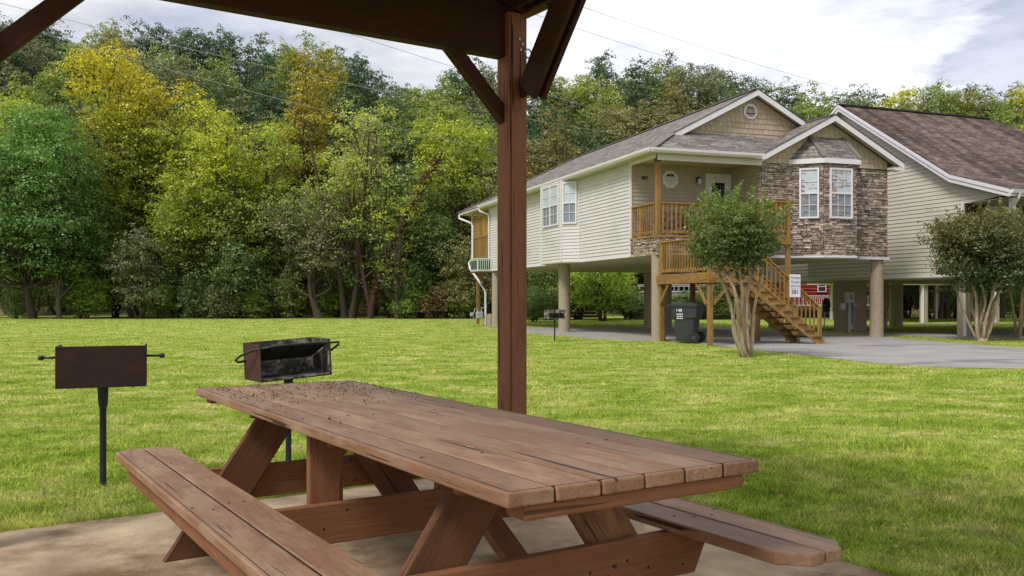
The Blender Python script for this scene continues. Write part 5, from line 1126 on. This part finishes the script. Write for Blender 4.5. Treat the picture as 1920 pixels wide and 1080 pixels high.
# ------------------------------------------------------------------ trees
LM = {
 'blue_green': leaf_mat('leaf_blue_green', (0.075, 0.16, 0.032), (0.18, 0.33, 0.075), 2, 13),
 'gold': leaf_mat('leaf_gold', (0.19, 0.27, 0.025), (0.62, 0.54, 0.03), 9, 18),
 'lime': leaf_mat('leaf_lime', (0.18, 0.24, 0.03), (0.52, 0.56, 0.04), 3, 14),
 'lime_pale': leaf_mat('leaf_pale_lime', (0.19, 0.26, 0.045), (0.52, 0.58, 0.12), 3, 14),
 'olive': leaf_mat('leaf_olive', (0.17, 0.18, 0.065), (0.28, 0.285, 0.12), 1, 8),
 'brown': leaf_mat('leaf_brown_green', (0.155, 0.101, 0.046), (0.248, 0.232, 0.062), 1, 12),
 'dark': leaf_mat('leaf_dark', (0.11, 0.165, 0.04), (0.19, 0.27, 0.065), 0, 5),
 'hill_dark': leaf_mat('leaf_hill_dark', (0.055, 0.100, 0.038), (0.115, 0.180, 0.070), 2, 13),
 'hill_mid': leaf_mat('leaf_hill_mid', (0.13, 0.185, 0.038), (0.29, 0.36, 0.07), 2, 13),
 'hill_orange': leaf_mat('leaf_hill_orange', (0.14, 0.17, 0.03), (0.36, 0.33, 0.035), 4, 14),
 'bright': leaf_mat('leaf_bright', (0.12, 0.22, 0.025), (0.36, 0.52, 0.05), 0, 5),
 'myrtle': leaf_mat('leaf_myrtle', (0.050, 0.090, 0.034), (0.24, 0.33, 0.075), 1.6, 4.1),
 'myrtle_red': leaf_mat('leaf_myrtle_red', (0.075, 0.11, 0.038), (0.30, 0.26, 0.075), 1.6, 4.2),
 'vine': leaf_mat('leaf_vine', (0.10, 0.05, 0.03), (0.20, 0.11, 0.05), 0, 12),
}
def leaf_quads(rg, cen, nrm, size, asp=0.6):
    """diamond leaves round the given centres, facing roughly along nrm"""
    n = len(cen); a = rg.normal(size=(n, 3)); nr = nrm + a * 0.55; nr /= np.linalg.norm(nr, axis=1, keepdims=True) + 1e-9
    t = rg.normal(size=(n, 3)); t -= (t * nr).sum(1, keepdims=True) * nr; t /= np.linalg.norm(t, axis=1, keepdims=True) + 1e-9
    b = np.cross(nr, t); s = size * rg.uniform(0.6, 1.25, (n, 1)) / 2
    return np.stack([cen - t * s, cen - b * s * asp, cen + t * s, cen + b * s * asp], 1).reshape(-1, 3)
def crown_pts(rg, clumps, per, flat=0.72, spray=15, sr=0.20):
    """leaves gathered in small drooping sprays over each bough"""
    C_, N_ = [], []
    for (c, r) in clumps:
        ns = max(4, int(per * (r ** 2) / spray)); d = rg.normal(size=(ns, 3)); d /= np.linalg.norm(d, axis=1, keepdims=True)
        keep = (d[:, 2] > -0.5) | (rg.random(ns) < 0.35); d = d[keep]; ns = len(d)
        k = rg.uniform(0.35, 1.0, (ns, 1)) ** 0.55 * (1 + 0.22 * rg.normal(size=(ns, 1)))
        p = d * r * k; p[:, 2] *= flat; p[:, 2] -= 0.22 * (p[:, 0] ** 2 + p[:, 1] ** 2) / r
        s = sr * (0.7 + 0.6 * rg.random((ns, 1, 1))) * (0.6 + 0.5 * min(r, 1.4)); o = rg.normal(size=(ns, spray, 3)) * s; o[:, :, 2] = o[:, :, 2] * 0.38 - 0.5 * (o[:, :, 0] ** 2 + o[:, :, 1] ** 2)
        q = p[:, None, :] + o; nn = np.repeat(d[:, None, :] * 0.6, spray, 1) + o * 1.2; nn[:, :, 2] += 0.75
        C_.append(q.reshape(-1, 3) + np.array(c)); N_.append(nn.reshape(-1, 3))
    return np.concatenate(C_), np.concatenate(N_)
def limb(mb, rg, a, b, r0, r1, wob=0.25, seg=6, n=6):
    a, b = np.array(a, float), np.array(b, float); pts = []; rs = []; L_ = np.linalg.norm(b - a)
    o1, o2 = rg.normal(size=3) * wob * L_ * 0.25, rg.normal(size=3) * wob * L_ * 0.15
    for i in range(n + 1):
        s = i / n; p = a + (b - a) * s + o1 * math.sin(math.pi * s) + o2 * math.sin(2 * math.pi * s); p[2] += 0.10 * L_ * math.sin(math.pi * s) * 0.5
        pts.append(tuple(p)); rs.append(r0 + (r1 - r0) * s)
    mb.tube(pts, rs, seg, cap=False); return pts
def make_tree(name, loc, label, group, seed, H_, zc0, rx, leafm, barkm, ncl=34, cr=(0.9, 1.7), per=300, ls=0.2, trunk_r=0.28, stems=1, lean=(0, 0), ry=None, shape=1.0, rot=0, spread=0.35, cat='tree'):
    rg = np.random.default_rng(seed); ry = ry or rx
    zc = (H_ + zc0) / 2; rzz = (H_ - zc0) / 2; cl = []; tries = 0
    lobes = []                                       # uneven crown: a few big lobes, each filled with boughs
    for i in range(6 if rx > 3 else 4):
        a = rg.uniform(0, 6.28); e = rg.uniform(-0.55, 0.62); q = math.sqrt(max(0.05, 1 - e * e)) * rg.uniform(0.30, 0.62); lobes.append((np.array([math.cos(a) * q, math.sin(a) * q, e]), rg.uniform(0.42, 0.62)))
    lobes.append((np.array([rg.uniform(-.2, .2), rg.uniform(-.2, .2), 0.60]), 0.40)); lobes.append((np.array([0, 0, -0.15]), 0.60))
    while len(cl) < ncl and tries < 6000:
        tries += 1; lc, lr = lobes[rg.integers(len(lobes))]; d = rg.normal(size=3); d /= np.linalg.norm(d); d = lc + d * lr * rg.random() ** 0.4; k = 1.0
        # crown outline: uneven, widest a little below the middle
        wv = 1 + 0.22 * math.sin(3 * math.atan2(d[1], d[0]) + seed) + 0.12 * math.sin(5 * d[2] + seed)
        z = d[2] * k; prof = (1 - 0.25 * max(z, 0) * shape)
        p = np.array([d[0] * k * rx * wv * prof + lean[0] * (z + 1) / 2, d[1] * k * ry * wv * prof + lean[1] * (z + 1) / 2, zc + z * rzz])
        r = rg.uniform(*cr)
        if all(np.linalg.norm(p - q[0]) > 0.62 * (r + q[1]) * 0.8 for q in cl): cl.append((p, r))
    root = empty(name, loc, rot); tag(root, label, cat, group)
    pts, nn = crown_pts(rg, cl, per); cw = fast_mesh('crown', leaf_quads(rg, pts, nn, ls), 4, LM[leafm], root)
    mb = MB()
    for sI in range(stems):
        a0 = 2 * math.pi * sI / stems + seed; off = (0.0 if stems == 1 else 0.16 * trunk_r / 0.12)
        base = np.array([math.cos(a0) * off, math.sin(a0) * off, -0.1]); top_ = np.array([math.cos(a0) * rx * spread * (stems > 1) + lean[0] * 0.7, math.sin(a0) * ry * spread * (stems > 1) + lean[1] * 0.7, zc + rzz * 0.55])
        P_ = []; m_ = 10; wv = rg.normal(size=(2, 2)) * (0.035 * H_ if stems == 1 else 0.04 * rx)
        for i in range(m_ + 1):
            s = i / m_; P_.append(base + (top_ - base) * s + np.array([wv[0, 0] * math.sin(3.1 * s) + wv[1, 0] * math.sin(6.3 * s), wv[0, 1] * math.sin(3.1 * s) + wv[1, 1] * math.sin(6.3 * s), 0]))
        tr = trunk_r / (1 if stems == 1 else 1)
        mb.tube([tuple(p) for p in P_], [tr * (1.25 if i == 0 else 1.0) * (1 - 0.80 * i / m_) for i in range(m_ + 1)], 9, cap=False)
        mine = [c for k, c in enumerate(cl) if k % stems == sI]
        for (c, r) in mine:
            s = min(0.95, max(0.22, (c[2] - 0.25 * H_) / (H_) * 1.05 + rg.uniform(-0.1, 0.05))); j = int(s * m_); A = P_[j]
            limb(mb, rg, A, c + np.array([0, 0, -r * 0.2]), trunk_r * 0.42 * (1 - 0.6 * s), 0.018 * H_ / 12, wob=0.5, seg=5)
    mb.build('trunk', MT[barkm], root, smooth=True)
    return root, cl
def copy_tree(src, loc, rz_, sc, label, group, leafm=None):
    c = src.copy(); COL.objects.link(c); c.location = loc; c.rotation_euler = (0, 0, rz_); c.scale = (sc[0], sc[0], sc[1])
    c['label'] = label
    if group: c['group'] = group
    for ch in src.children:
        d = ch.copy(); COL.objects.link(d); d.parent = c
        if leafm and ch.name.startswith('crown'):
            d.material_slots[0].link = 'OBJECT'; d.material_slots[0].material = LM[leafm]
    return c
def px(p, Yd): return (p - 960) / F * Yd
FG = 'trees along the far edge of the lawn'
make_tree('broadleaf_tree', (px(62, 58), 58, 0), 'large rounded blue green tree at the left edge of the lawn', FG, 11, 13.9, 1.9, 4.6, 'blue_green', 'bark', ncl=120, cr=(0.9, 1.6), per=430, ls=0.19, trunk_r=0.24, shape=1.3)
make_tree('broadleaf_tree', (px(118, 59), 58.6, 0), 'slender green tree with pale trunk tucked against the large blue green tree', FG, 12, 8.0, 2.0, 2.8, 'blue_green', 'bark_pale', ncl=34, cr=(0.7, 1.2), per=420, ls=0.19, trunk_r=0.16)
make_tree('broadleaf_tree', (px(255, 66), 66, 0), 'tallest tree with a golden yellow top above green lower boughs', FG, 21, 18.6, 4.2, 5.9, 'gold', 'bark', ncl=120, cr=(0.9, 1.8), per=340, ls=0.20, trunk_r=0.36, shape=0.6)
make_tree('broadleaf_tree', (px(20, 70), 70, 0), 'yellow green tree rising behind the large blue green tree', FG, 23, 17.0, 6.0, 5.0, 'lime', 'bark', ncl=55, cr=(0.9, 1.7), per=300, ls=0.21, trunk_r=0.3)
make_tree('broadleaf_tree', (px(375, 62), 62, 0), 'yellow green tree with forked dark trunk right of the golden top', FG, 31, 14.8, 3.6, 4.8, 'lime', 'bark', ncl=100, cr=(0.8, 1.6), per=340, ls=0.19, trunk_r=0.30, stems=2, spread=0.5)
make_tree('broadleaf_tree', (px(500, 63), 63, 0), 'dense mid green tree with lime top between the gold top and the thin leaved tree', FG, 33, 13.6, 3.2, 4.2, 'lime', 'bark', ncl=80, cr=(0.8, 1.5), per=340, ls=0.19, trunk_r=0.24)
make_tree('broadleaf_tree', (px(578, 74), 74, 2), 'orange tinged round topped tree standing behind the thin leaved tree', FG, 35, 18.4, 7, 3.6, 'hill_orange', 'bark', ncl=42, cr=(0.9, 1.6), per=300, ls=0.22, trunk_r=0.25)
make_tree('broadleaf_tree', (px(655, 60), 60, 0), 'thin leaved lime tree with three spreading dark stems', FG, 41, 14.4, 3.4, 4.7, 'lime_pale', 'bark', ncl=62, cr=(0.7, 1.3), per=230, ls=0.17, trunk_r=0.22, stems=3, spread=0.55)
make_tree('broadleaf_tree', (px(600, 59), 59, 0), 'dark trunked shady tree standing left of the leaning trunk', FG, 43, 8.4, 2.6, 3.4, 'olive', 'bark', ncl=36, cr=(0.7, 1.2), per=260, ls=0.17, trunk_r=0.26)
make_tree('broadleaf_tree', (px(880, 64), 64, 0), 'bright yellow green tree behind the shelter post', FG, 47, 14.8, 3.0, 4.3, 'lime', 'bark', ncl=66, cr=(0.8, 1.5), per=330, ls=0.19, trunk_r=0.26)
make_tree('broadleaf_tree', (px(785, 61), 61, 0), 'lower green tree right of the leaning trunk', FG, 49, 10.6, 1.6, 3.6, 'hill_mid', 'bark', ncl=70, cr=(0.7, 1.4), per=340, ls=0.18, trunk_r=0.2)
make_tree('broadleaf_tree', (px(1040, 70), 70, 1), 'brown and gold vine hung tree just right of the shelter post', FG, 51, 14.6, 4.0, 2.5, 'brown', 'bark', ncl=38, cr=(0.7, 1.3), per=320, ls=0.2, trunk_r=0.22)
make_tree('broadleaf_tree', (px(990, 68), 68, 0), 'russet brown low tree half behind the shelter post', FG, 52, 11.4, 2.0, 3.0, 'brown', 'bark', ncl=36, cr=(0.7, 1.3), per=320, ls=0.2, trunk_r=0.22)
make_tree('broadleaf_tree', (px(440, 60.5), 60.5, 0), 'mid green low tree with full skirts in front of the forked tree', FG, 55, 8.2, 0.8, 3.3, 'hill_mid', 'bark', ncl=60, cr=(0.7, 1.3), per=360, ls=0.18, trunk_r=0.16)
make_tree('broadleaf_tree', (px(215, 63), 63, 0), 'mid green tree filling the gap below the golden top', FG, 56, 9.4, 1.0, 3.4, 'lime', 'bark', ncl=60, cr=(0.8, 1.4), per=340, ls=0.18, trunk_r=0.18)
make_tree('broadleaf_tree', (px(745, 57.2), 57.2, 0), 'lime tree whose leaves hang across the leaning trunk', FG, 57, 7.4, 1.4, 2.4, 'lime', 'bark', ncl=15, cr=(0.5, 0.9), per=230, ls=0.18, trunk_r=0.16)
# the leaning, vine wrapped trunk
lt_ = empty('leaning_tree', (px(694, 58.6), 58.6, 0)); tag(lt_, 'dark red vine wrapped trunk leaning to the right', 'tree')
mb = MB(); lp = [(0, 0, -0.1), (0.25, 0, 1.6), (0.9, 0.1, 3.6), (1.9, 0.1, 5.6), (2.7, 0.2, 7.4), (3.7, 0.3, 9.2), (4.7, 0.4, 10.9)]
mb.tube(lp, [0.24, 0.19, 0.18, 0.20, 0.16, 0.11, 0.05], 10, cap=False); mb.tube([(0.1, 0, 0), (-0.5, 0.2, 3.0), (-1.0, 0.3, 6.0), (-1.6, 0.2, 8.6)], [0.16, 0.14, 0.11, 0.05], 8, cap=False)
mb.build('trunk', MT['vine'], lt_, smooth=True)
rg = np.random.default_rng(77); pp = []
for i in range(5200):
    k = rg.integers(1, 6); s = rg.random(); a = np.array(lp[k]); b = np.array(lp[k + 1]) if k + 1 < len(lp) else a; d = rg.normal(size=3); d /= np.linalg.norm(d); pp.append(a + (b - a) * s + d * (0.15 + 0.30 * rg.random() * (rg.random() < 0.3) + 0.16 * rg.random() + 0.1 * math.sin(k * 3 + s * 9)))
pp = np.array(pp); fast_mesh('vine_leaves', leaf_quads(rg, pp, rg.normal(size=pp.shape), 0.15), 4, LM['vine'], lt_)
cl = [((4.4, 0.4, 11.0), 1.3), ((3.1, 0.2, 9.9), 1.1), ((2.2, -0.5, 7.6), 0.55), ((1.6, -0.4, 6.0), 0.45), ((3.0, -0.5, 6.4), 0.6), ((5.3, 0.2, 9.8), 1.0), ((-1.6, 0.2, 8.9), 1.1), ((3.6, -0.4, 8.9), 0.8), ((-2.2, 0.1, 7.9), 0.8), ((5.0, 0, 12.2), 1.0), ((-0.8, -0.3, 7.2), 0.6), ((4.6, -0.3, 8.6), 0.7)]
a_, b_ = crown_pts(rg, cl, 300); fast_mesh('crown', leaf_quads(rg, a_, b_, 0.18), 4, LM['lime'], lt_)

# bushes and understory along the edge: three kinds, copied
UG = 'bushes under the trees at the edge of the lawn'
def bush(seed, leafm, bark='bark', H_=4.2, r=2.3, ls=0.16, per=420, ncl=26): return make_tree('bush', (0, 0, 0), 'x', UG, seed, H_, 0.15, r, leafm, bark, ncl=ncl, cr=(0.55, 1.05), per=per, ls=ls, trunk_r=0.09, stems=3, spread=0.4, cat='bush')[0]
protos = [bush(61, 'dark', ncl=34), bush(62, 'olive', H_=5.0, r=2.4, ncl=34), bush(63, 'hill_mid', H_=3.6)]
spots = [(262, 58.5, 1, 1.05, 'grey olive drooping bush left of the forked trunk'), (-30, 61, 0, 1.0, 'dark bush behind the left edge of the lawn'), (60, 62.5, 2, 0.9, 'green bush between the two pale trunks at far left'),
  (150, 61, 2, 0.85, 'bright underbush right of the pale trunks'), (215, 62.5, 0, 1.2, 'dark bush behind the grey olive bush'), (330, 63, 0, 1.1, 'dark bush under the gold topped tree'), (400, 61, 2, 1.05, 'green bush under the forked tree'),
  (455, 59.5, 0, 1.15, 'dark bush left of the shady tree'), (520, 61.5, 1, 1.0, 'olive bush left of the dark trunk'), (560, 65, 0, 1.2, 'dark bush behind the dark trunk'), (640, 66, 2, 0.9, 'green bush seen between the trunks'),
  (735, 61, 1, 1.05, 'olive bush right of the leaning trunk foot'), (790, 60, 0, 0.9, 'dark low bush below the lower green tree'), (840, 62, 2, 1.1, 'green bush left of the house rear deck'), (880, 59, 1, 0.9, 'olive bush beside the downspout'),
  (930, 63, 0, 1.2, 'dark bush behind the shelter post'), (700, 68, 0, 1.5, 'tall dark bush deep in the wood behind the leaning trunk'), (430, 70, 0, 1.7, 'tall dark bush deep in the wood behind the forked tree'), (290, 72, 0, 1.8, 'tall dark bush deep in the wood behind the gold top'), (110, 70, 0, 1.7, 'tall dark bush deep in the wood at far left'), (850, 70, 0, 1.7, 'tall dark bush deep in the wood behind the yellow green tree'), (560, 72, 0, 1.8, 'tall dark bush deep in the wood behind the shady tree')]
used = set()
for i, (p, Yd, k, s, lab) in enumerate(spots):
    o = protos[k]
    if k not in used: used.add(k); o.location = (px(p, Yd), Yd, 0); o.scale = (s, s, s * R.uniform(0.85, 1.1)); o['label'] = lab
    else: copy_tree(o, (px(p, Yd), Yd, 0), R.uniform(0, 6), (s, s * R.uniform(0.85, 1.15)), lab, UG)
sp2 = [(300, 59.0, 'bright', 0.62, 'small bright shrub at the lawn edge under the gold topped tree'), (365, 58.6, 'hill_mid', 0.7, 'small green shrub at the lawn edge left of the forked trunk'), (480, 58.4, 'lime', 0.6, 'small lime shrub at the lawn edge left of the shady tree'), (545, 59.4, 'hill_mid', 0.7, 'small green shrub just left of the dark trunked shady tree'), (30, 59.4, 'hill_mid', 0.6, 'small green shrub at the far left trunk foot'), (165, 58.6, 'bright', 0.65, 'small bright shrub right of the second pale trunk'), (760, 58.2, 'bright', 0.6, 'small bright shrub right of the leaning trunk foot'), (820, 58.8, 'brown', 0.75, 'small brownish shrub at the lawn edge left of the house'), (865, 58.2, 'lime', 0.6, 'small yellow green shrub left of the gas meter'), (630, 62, 'lime', 0.8, 'lime shrub seen between the dark trunks'), (410, 58.2, 'olive', 0.6, 'small olive shrub at the lawn edge below the low skirted tree')]
for p, Yd, lm_, s, lab in sp2: copy_tree(protos[2], (px(p, Yd), Yd, 0), R.uniform(0, 6), (s, s * R.uniform(0.8, 1.2)), lab, UG, lm_)
# bright bushes seen through the stilts
BG = 'bright bushes seen through the house stilts'; b0 = make_tree('bush', (px(1130, 52), 52, 0), 'large bright green bush seen between the two left house columns', BG, 71, 4.3, 0.9, 3.0, 'bright', 'bark', ncl=34, cr=(0.6, 1.1), per=420, ls=0.17, trunk_r=0.1, stems=3, cat='bush')[0]
for p, Yd, s, sz, lab, lm in ((1030, 54, 1.0, 1.0, 'bright green bush left of the second house column', 'hill_mid'), (1085, 56, 1.0, 0.95, 'green bush directly behind the second house column', 'bright'), (1180, 57, 0.7, 0.55, 'low dark ground bush below the brown cabin', 'dark'), (1240, 56, 0.7, 0.4, 'low bush beneath the cabin foundation beside the bin', 'dark'), (1320, 56, 0.7, 0.5, 'low bush seen between bin and landing post', 'hill_mid'),
    (1390, 57, 0.8, 0.7, 'green bush seen behind the crape myrtle stems', 'hill_mid'), (1000, 50, 0.5, 0.5, 'dark low bush right of the shelter post', 'dark'), (1700, 60, 0.8, 0.9, 'tangled bush under the neighbouring house', 'olive'), (1770, 62, 0.9, 0.6, 'sunny bush between the stilts of the neighbouring house', 'bright'), (1830, 64, 0.9, 0.6, 'pale green bush behind the right crape myrtle', 'bright'), (1905, 62, 0.8, 0.6, 'bright bush at the right edge of the picture', 'bright'), (1650, 63, 0.9, 0.9, 'green bush behind the stone front column', 'hill_mid'), (1960, 64, 1, 0.8, 'bush beyond the right edge', 'hill_mid')):
    copy_tree(b0, (px(p, Yd), Yd, -0.2 if sz < 0.8 else 0), R.uniform(0, 6), (s, sz), lab, BG, lm)
SG = 'trees behind the neighbouring house'
b1, _ = make_tree('broadleaf_tree', (px(1748, 58), 58, 0), 'forked trunk tree seen under the neighbouring house', SG, 81, 12.5, 2.9, 4.2, 'bright', 'bark', ncl=44, cr=(0.8, 1.4), per=280, ls=0.2, trunk_r=0.26, stems=2, spread=0.3)
for p, Yd, s, lab, lm in ((1785, 59, 0.9, 'dark trunk tree seen right of the forked trunk under the neighbouring house', 'hill_mid'), (1870, 60, 1.0, 'green tree behind the right crape myrtle', 'bright'), (1940, 58, 1.0, 'tree rising behind the right edge of the neighbouring roof', 'lime'), (1560, 74, 0.9, 'tree behind the red cabin', 'hill_mid'), (1300, 68, 0.8, 'tree behind the brown cabin', 'hill_dark'), (1180, 70, 0.8, 'green tree behind the house ridge', 'hill_mid'), (1115, 72, 0.85, 'bright treetop peeping over the left roof slope', 'bright')):
    copy_tree(b1, (px(p, Yd), Yd, 0), R.uniform(0, 6), (s, s * 0.95), lab, SG, lm)

# wood on the hill: prototypes copied over the slope, each tree an object
HG = 'trees of the wood on the hill'
hp = [make_tree('hill_tree', (0, 0, 0), 'x', HG, sd_, 14.5, zc_, rx_, 'hill_dark', 'bark', ncl=nc, cr=(0.8, 1.6), per=pr_, ls=0.24, trunk_r=0.2, shape=sp)[0] for sd_, zc_, rx_, nc, pr_, sp in ((91, 3.5, 3.7, 62, 270, 1.0), (92, 4.5, 3.1, 46, 260, 0.6), (93, 2.5, 3.9, 68, 270, 1.3), (94, 6.0, 2.5, 28, 210, 0.4))]
# skyline of the photograph in pixels, used to choose how tall the ridge trees stand
SKY = [(-200, 30), (0, 30), (60, 25), (130, 60), (160, 85), (200, 45), (280, 42), (370, 60), (440, 52), (520, 78), (590, 60), (650, 82), (700, 118), (745, 158), (790, 172), (830, 130), (900, 118), (950, 125), (1020, 125), (1065, 150), (1110, 108), (1160, 135), (1200, 120), (1260, 98), (1310, 120), (1350, 140), (1420, 150), (1460, 175), (1500, 158), (1560, 150), (1600, 172), (1650, 160), (1700, 182), (1760, 160), (1810, 168), (1850, 155), (1920, 150), (2100, 140), (2400, 130)]
def skyline(p):
    for (a, ya), (b, yb_) in zip(SKY, SKY[1:]):
        if a <= p <= b: return ya + (yb_ - ya) * (p - a) / (b - a)
    return 130
usedh = set(); cnt = 0; hr = random.Random(12)
WH = ['left part of the hill above the golden tree', 'hill behind the thin leaved tree', 'hill right of the shelter post', 'ridge above the house roof', 'hill above the neighbouring roof']
def zone(p): return 0 if p < 450 else 1 if p < 950 else 2 if p < 1200 else 3 if p < 1550 else 4
def put(p, Yd, top_px, k, lm, wd=None):
    global cnt
    x = px(p, Yd); g = hillh(x, Yd) - 0.2; top = CAMZ + (YH - top_px) / F * Yd; h = max(5.0, top - g)
    sc_ = h / 14.6; ws = wd or max(0.75, min(1.25, sc_ * hr.uniform(0.85, 1.15)))
    tone = {'hill_dark': 'dark green', 'hill_mid': 'mid green', 'hill_orange': 'orange tinged', 'lime': 'yellow green', 'brown': 'brownish', 'olive': 'olive', 'gold': 'golden'}[lm]
    lab = f'{tone} tree on the {WH[zone(p)]}'; cnt += 1
    o = hp[k]
    if k not in usedh:
        usedh.add(k); o.location = (x, Yd, g); o.rotation_euler = (0, 0, hr.uniform(0, 6)); o.scale = (ws, ws, sc_); o['label'] = lab
        for ch in o.children:
            if ch.name.startswith('crown'): ch.material_slots[0].link = 'OBJECT'; ch.material_slots[0].material = LM[lm]
    else: copy_tree(o, (x, Yd, g), hr.uniform(0, 6), (ws, sc_), lab, HG, lm)
p = -190
while p < 2150:                                   # ridge row makes the skyline
    put(p, hr.uniform(96, 106), skyline(p) + hr.uniform(-6, 12), hr.choice((0, 1, 2, 3, 2)), hr.choice(('hill_dark', 'hill_dark', 'hill_mid', 'hill_dark')) if p < 1560 else hr.choice(('hill_mid', 'hill_dark', 'lime', 'olive', 'hill_mid')), wd=hr.uniform(0.85, 1.2)); p += hr.uniform(42, 66)
for row, (Yd, dy, step) in enumerate(((91, 30, 60), (83, 85, 76), (76, 140, 90))):
    p = -160 + row * 20
    while p < 2100:
        if not (row == 2 and 990 < p < 1250) :
            lm = hr.choice(('hill_dark', 'hill_dark', 'hill_mid', 'olive')) if p < 1450 else hr.choice(('hill_mid', 'lime', 'hill_mid', 'hill_orange', 'hill_dark'))
            put(p, Yd + hr.uniform(-3, 3), skyline(p) + dy + hr.uniform(-20, 20), hr.choice((0, 1, 2)), lm, wd=hr.uniform(0.8, 1.15))
        p += step * hr.uniform(0.8, 1.2)
put(1795, 92, 172, 0, 'hill_orange', 0.7); put(575, 88, 92, 0, 'hill_orange', 0.9)
# two bare grey trees among the crowns above the neighbouring roof
def bare(loc, h, lab, seed):
    rg = np.random.default_rng(seed); r_ = empty('bare_tree', loc); tag(r_, lab, 'tree'); mb = MB()
    tp = limb(mb, rg, (0, 0, 0), (0.3, 0, h), 0.16, 0.03, 0.15, 6, 8)
    for i in range(26):
        A = tp[rg.integers(3, 8)]; d = rg.normal(size=3); d[2] = abs(d[2]) * 1.3; d /= np.linalg.norm(d); B_ = np.array(A) + d * rg.uniform(0.15, 0.32) * h * 0.6
        q = limb(mb, rg, A, B_, 0.05, 0.015, 0.4, 4, 4)
        for k in range(3): limb(mb, rg, q[rg.integers(1, 4)], B_ + rg.normal(size=3) * 0.9, 0.02, 0.008, 0.4, 3, 3)
    mb.build('trunk', MT['bark_pale'], r_)
bare((px(1700, 86), 86, hillh(px(1700, 86), 86)), 13.5, 'leafless grey tree above the ridge of the neighbouring roof', 5)
bare((px(1725, 90), 90, hillh(px(1725, 90), 90)), 14.5, 'second leafless grey tree just right of the other bare tree', 6)

# crape myrtles near the drive
MG = 'crape myrtles along the drive'
def myrtle(loc, label, seed, H_, zc0, rx, lm, cx=0.0, ns=7, spreadx=0.5, per=900):
    rg = np.random.default_rng(seed); r_ = empty('crape_myrtle', loc); tag(r_, label, 'tree', MG); cl = []; zc, rzz = (H_ + zc0) / 2, (H_ - zc0) / 2; t_ = 0
    while len(cl) < 95 and t_ < 9000:
        t_ += 1; d = rg.normal(size=3); d /= np.linalg.norm(d); k = rg.random() ** 0.4 * 0.9; r = rg.uniform(0.22, 0.42) * rx / 1.1
        p = np.array([cx + d[0] * k * rx * (1 + 0.15 * math.sin(4 * d[2] + seed)), d[1] * k * rx * 0.9, zc + d[2] * k * rzz])
        if p[2] < zc0 + 0.1: continue
        if all(np.linalg.norm(p - q[0]) > 0.33 * (r + q[1]) for q in cl): cl.append((p, r))
    # upright leafy sprays on top
    a_, b_ = crown_pts(rg, cl, per * 3.2, flat=0.95, spray=10, sr=0.075 * rx); sp_ = []
    for i in range(70):
        th = rg.uniform(0, 6.28); rr_ = rg.random() ** 0.5 * rx * 0.95; sx = math.sqrt(max(0.02, 1 - (rr_ / rx) ** 2)); b0_ = np.array([cx + math.cos(th) * rr_, math.sin(th) * rr_ * 0.9, zc + rzz * sx * rg.uniform(0.5, 0.95)])
        d = np.array([math.cos(th) * rr_ / rx * 0.8, math.sin(th) * rr_ / rx * 0.8, 1.0]) + rg.normal(size=3) * 0.25; d /= np.linalg.norm(d); ln = rg.uniform(0.25, 0.6)
        s = rg.random((60, 1)); sp_.append(b0_ + d * ln * s + rg.normal(size=(60, 3)) * 0.05 * (1.2 - s))
    sp_ = np.concatenate(sp_); P_ = np.concatenate([a_, sp_]); N_ = np.concatenate([b_, rg.normal(size=sp_.shape) + np.array([0, 0, 0.5])])
    fast_mesh('crown', leaf_quads(rg, P_, N_, 0.068 * (rx / 1.02) ** 0.5, 0.55), 4, LM[lm], r_)
    mb = MB()
    for i in range(ns):
        a = 2 * math.pi * i / ns + seed; b = np.array([0.085 * math.cos(a), 0.085 * math.sin(a), -0.03]); sp = rg.uniform(0.25, spreadx)
        m_ = np.array([sp * 0.55 * math.cos(a) + cx * 0.3, sp * 0.5 * math.sin(a), zc0 * 0.6]); e = np.array([sp * math.cos(a) + cx * 0.6, sp * math.sin(a), zc0 + 0.15]); r0 = rg.uniform(0.024, 0.042) * (rx / 1.1) ** 0.6
        pts = []; j = rg.normal(size=(3, 3)) * 0.05
        for k in range(9):
            s = k / 8; p = b * (1 - s) ** 2 + m_ * 2 * s * (1 - s) + e * s * s + j[0] * math.sin(3 * s) + j[1] * math.sin(7 * s); pts.append(tuple(p))
        mb.tube(pts, [r0 * (1.25 - 0.45 * k / 8) for k in range(9)], 8)
        for q in range(4):
            c = cl[rg.integers(len(cl))][0]; limb(mb, rg, pts[-1 - (q > 2)], c, r0 * 0.38, 0.006, 0.5, 5, 5)
    mb.tube([(0, 0, -0.05), (0, 0, 0.10)], [0.15 * rx / 1.1, 0.10 * rx / 1.1], 10); mb.build('trunk', MT['bark_myrtle'], r_, smooth=True)
myrtle((px(1400, 19.2), 19.2, 0), 'crape myrtle with round green crown and bundled smooth stems in front of the wooden stairs', 3, 3.40, 1.68, 0.93, 'myrtle', cx=-0.24, ns=8, per=1250)
myrtle((px(1840, 26.6), 26.6, 0), 'larger crape myrtle with reddish tinged crown before the neighbouring house', 5, 3.85, 1.55, 1.6, 'myrtle_red', cx=0.15, ns=8, spreadx=0.8, per=760)
myrtle((px(1914, 28.2), 28.2, 0), 'crape myrtle cut by the right edge of the picture', 8, 3.6, 1.6, 1.5, 'myrtle', cx=0.5, ns=6, spreadx=0.8, per=700)
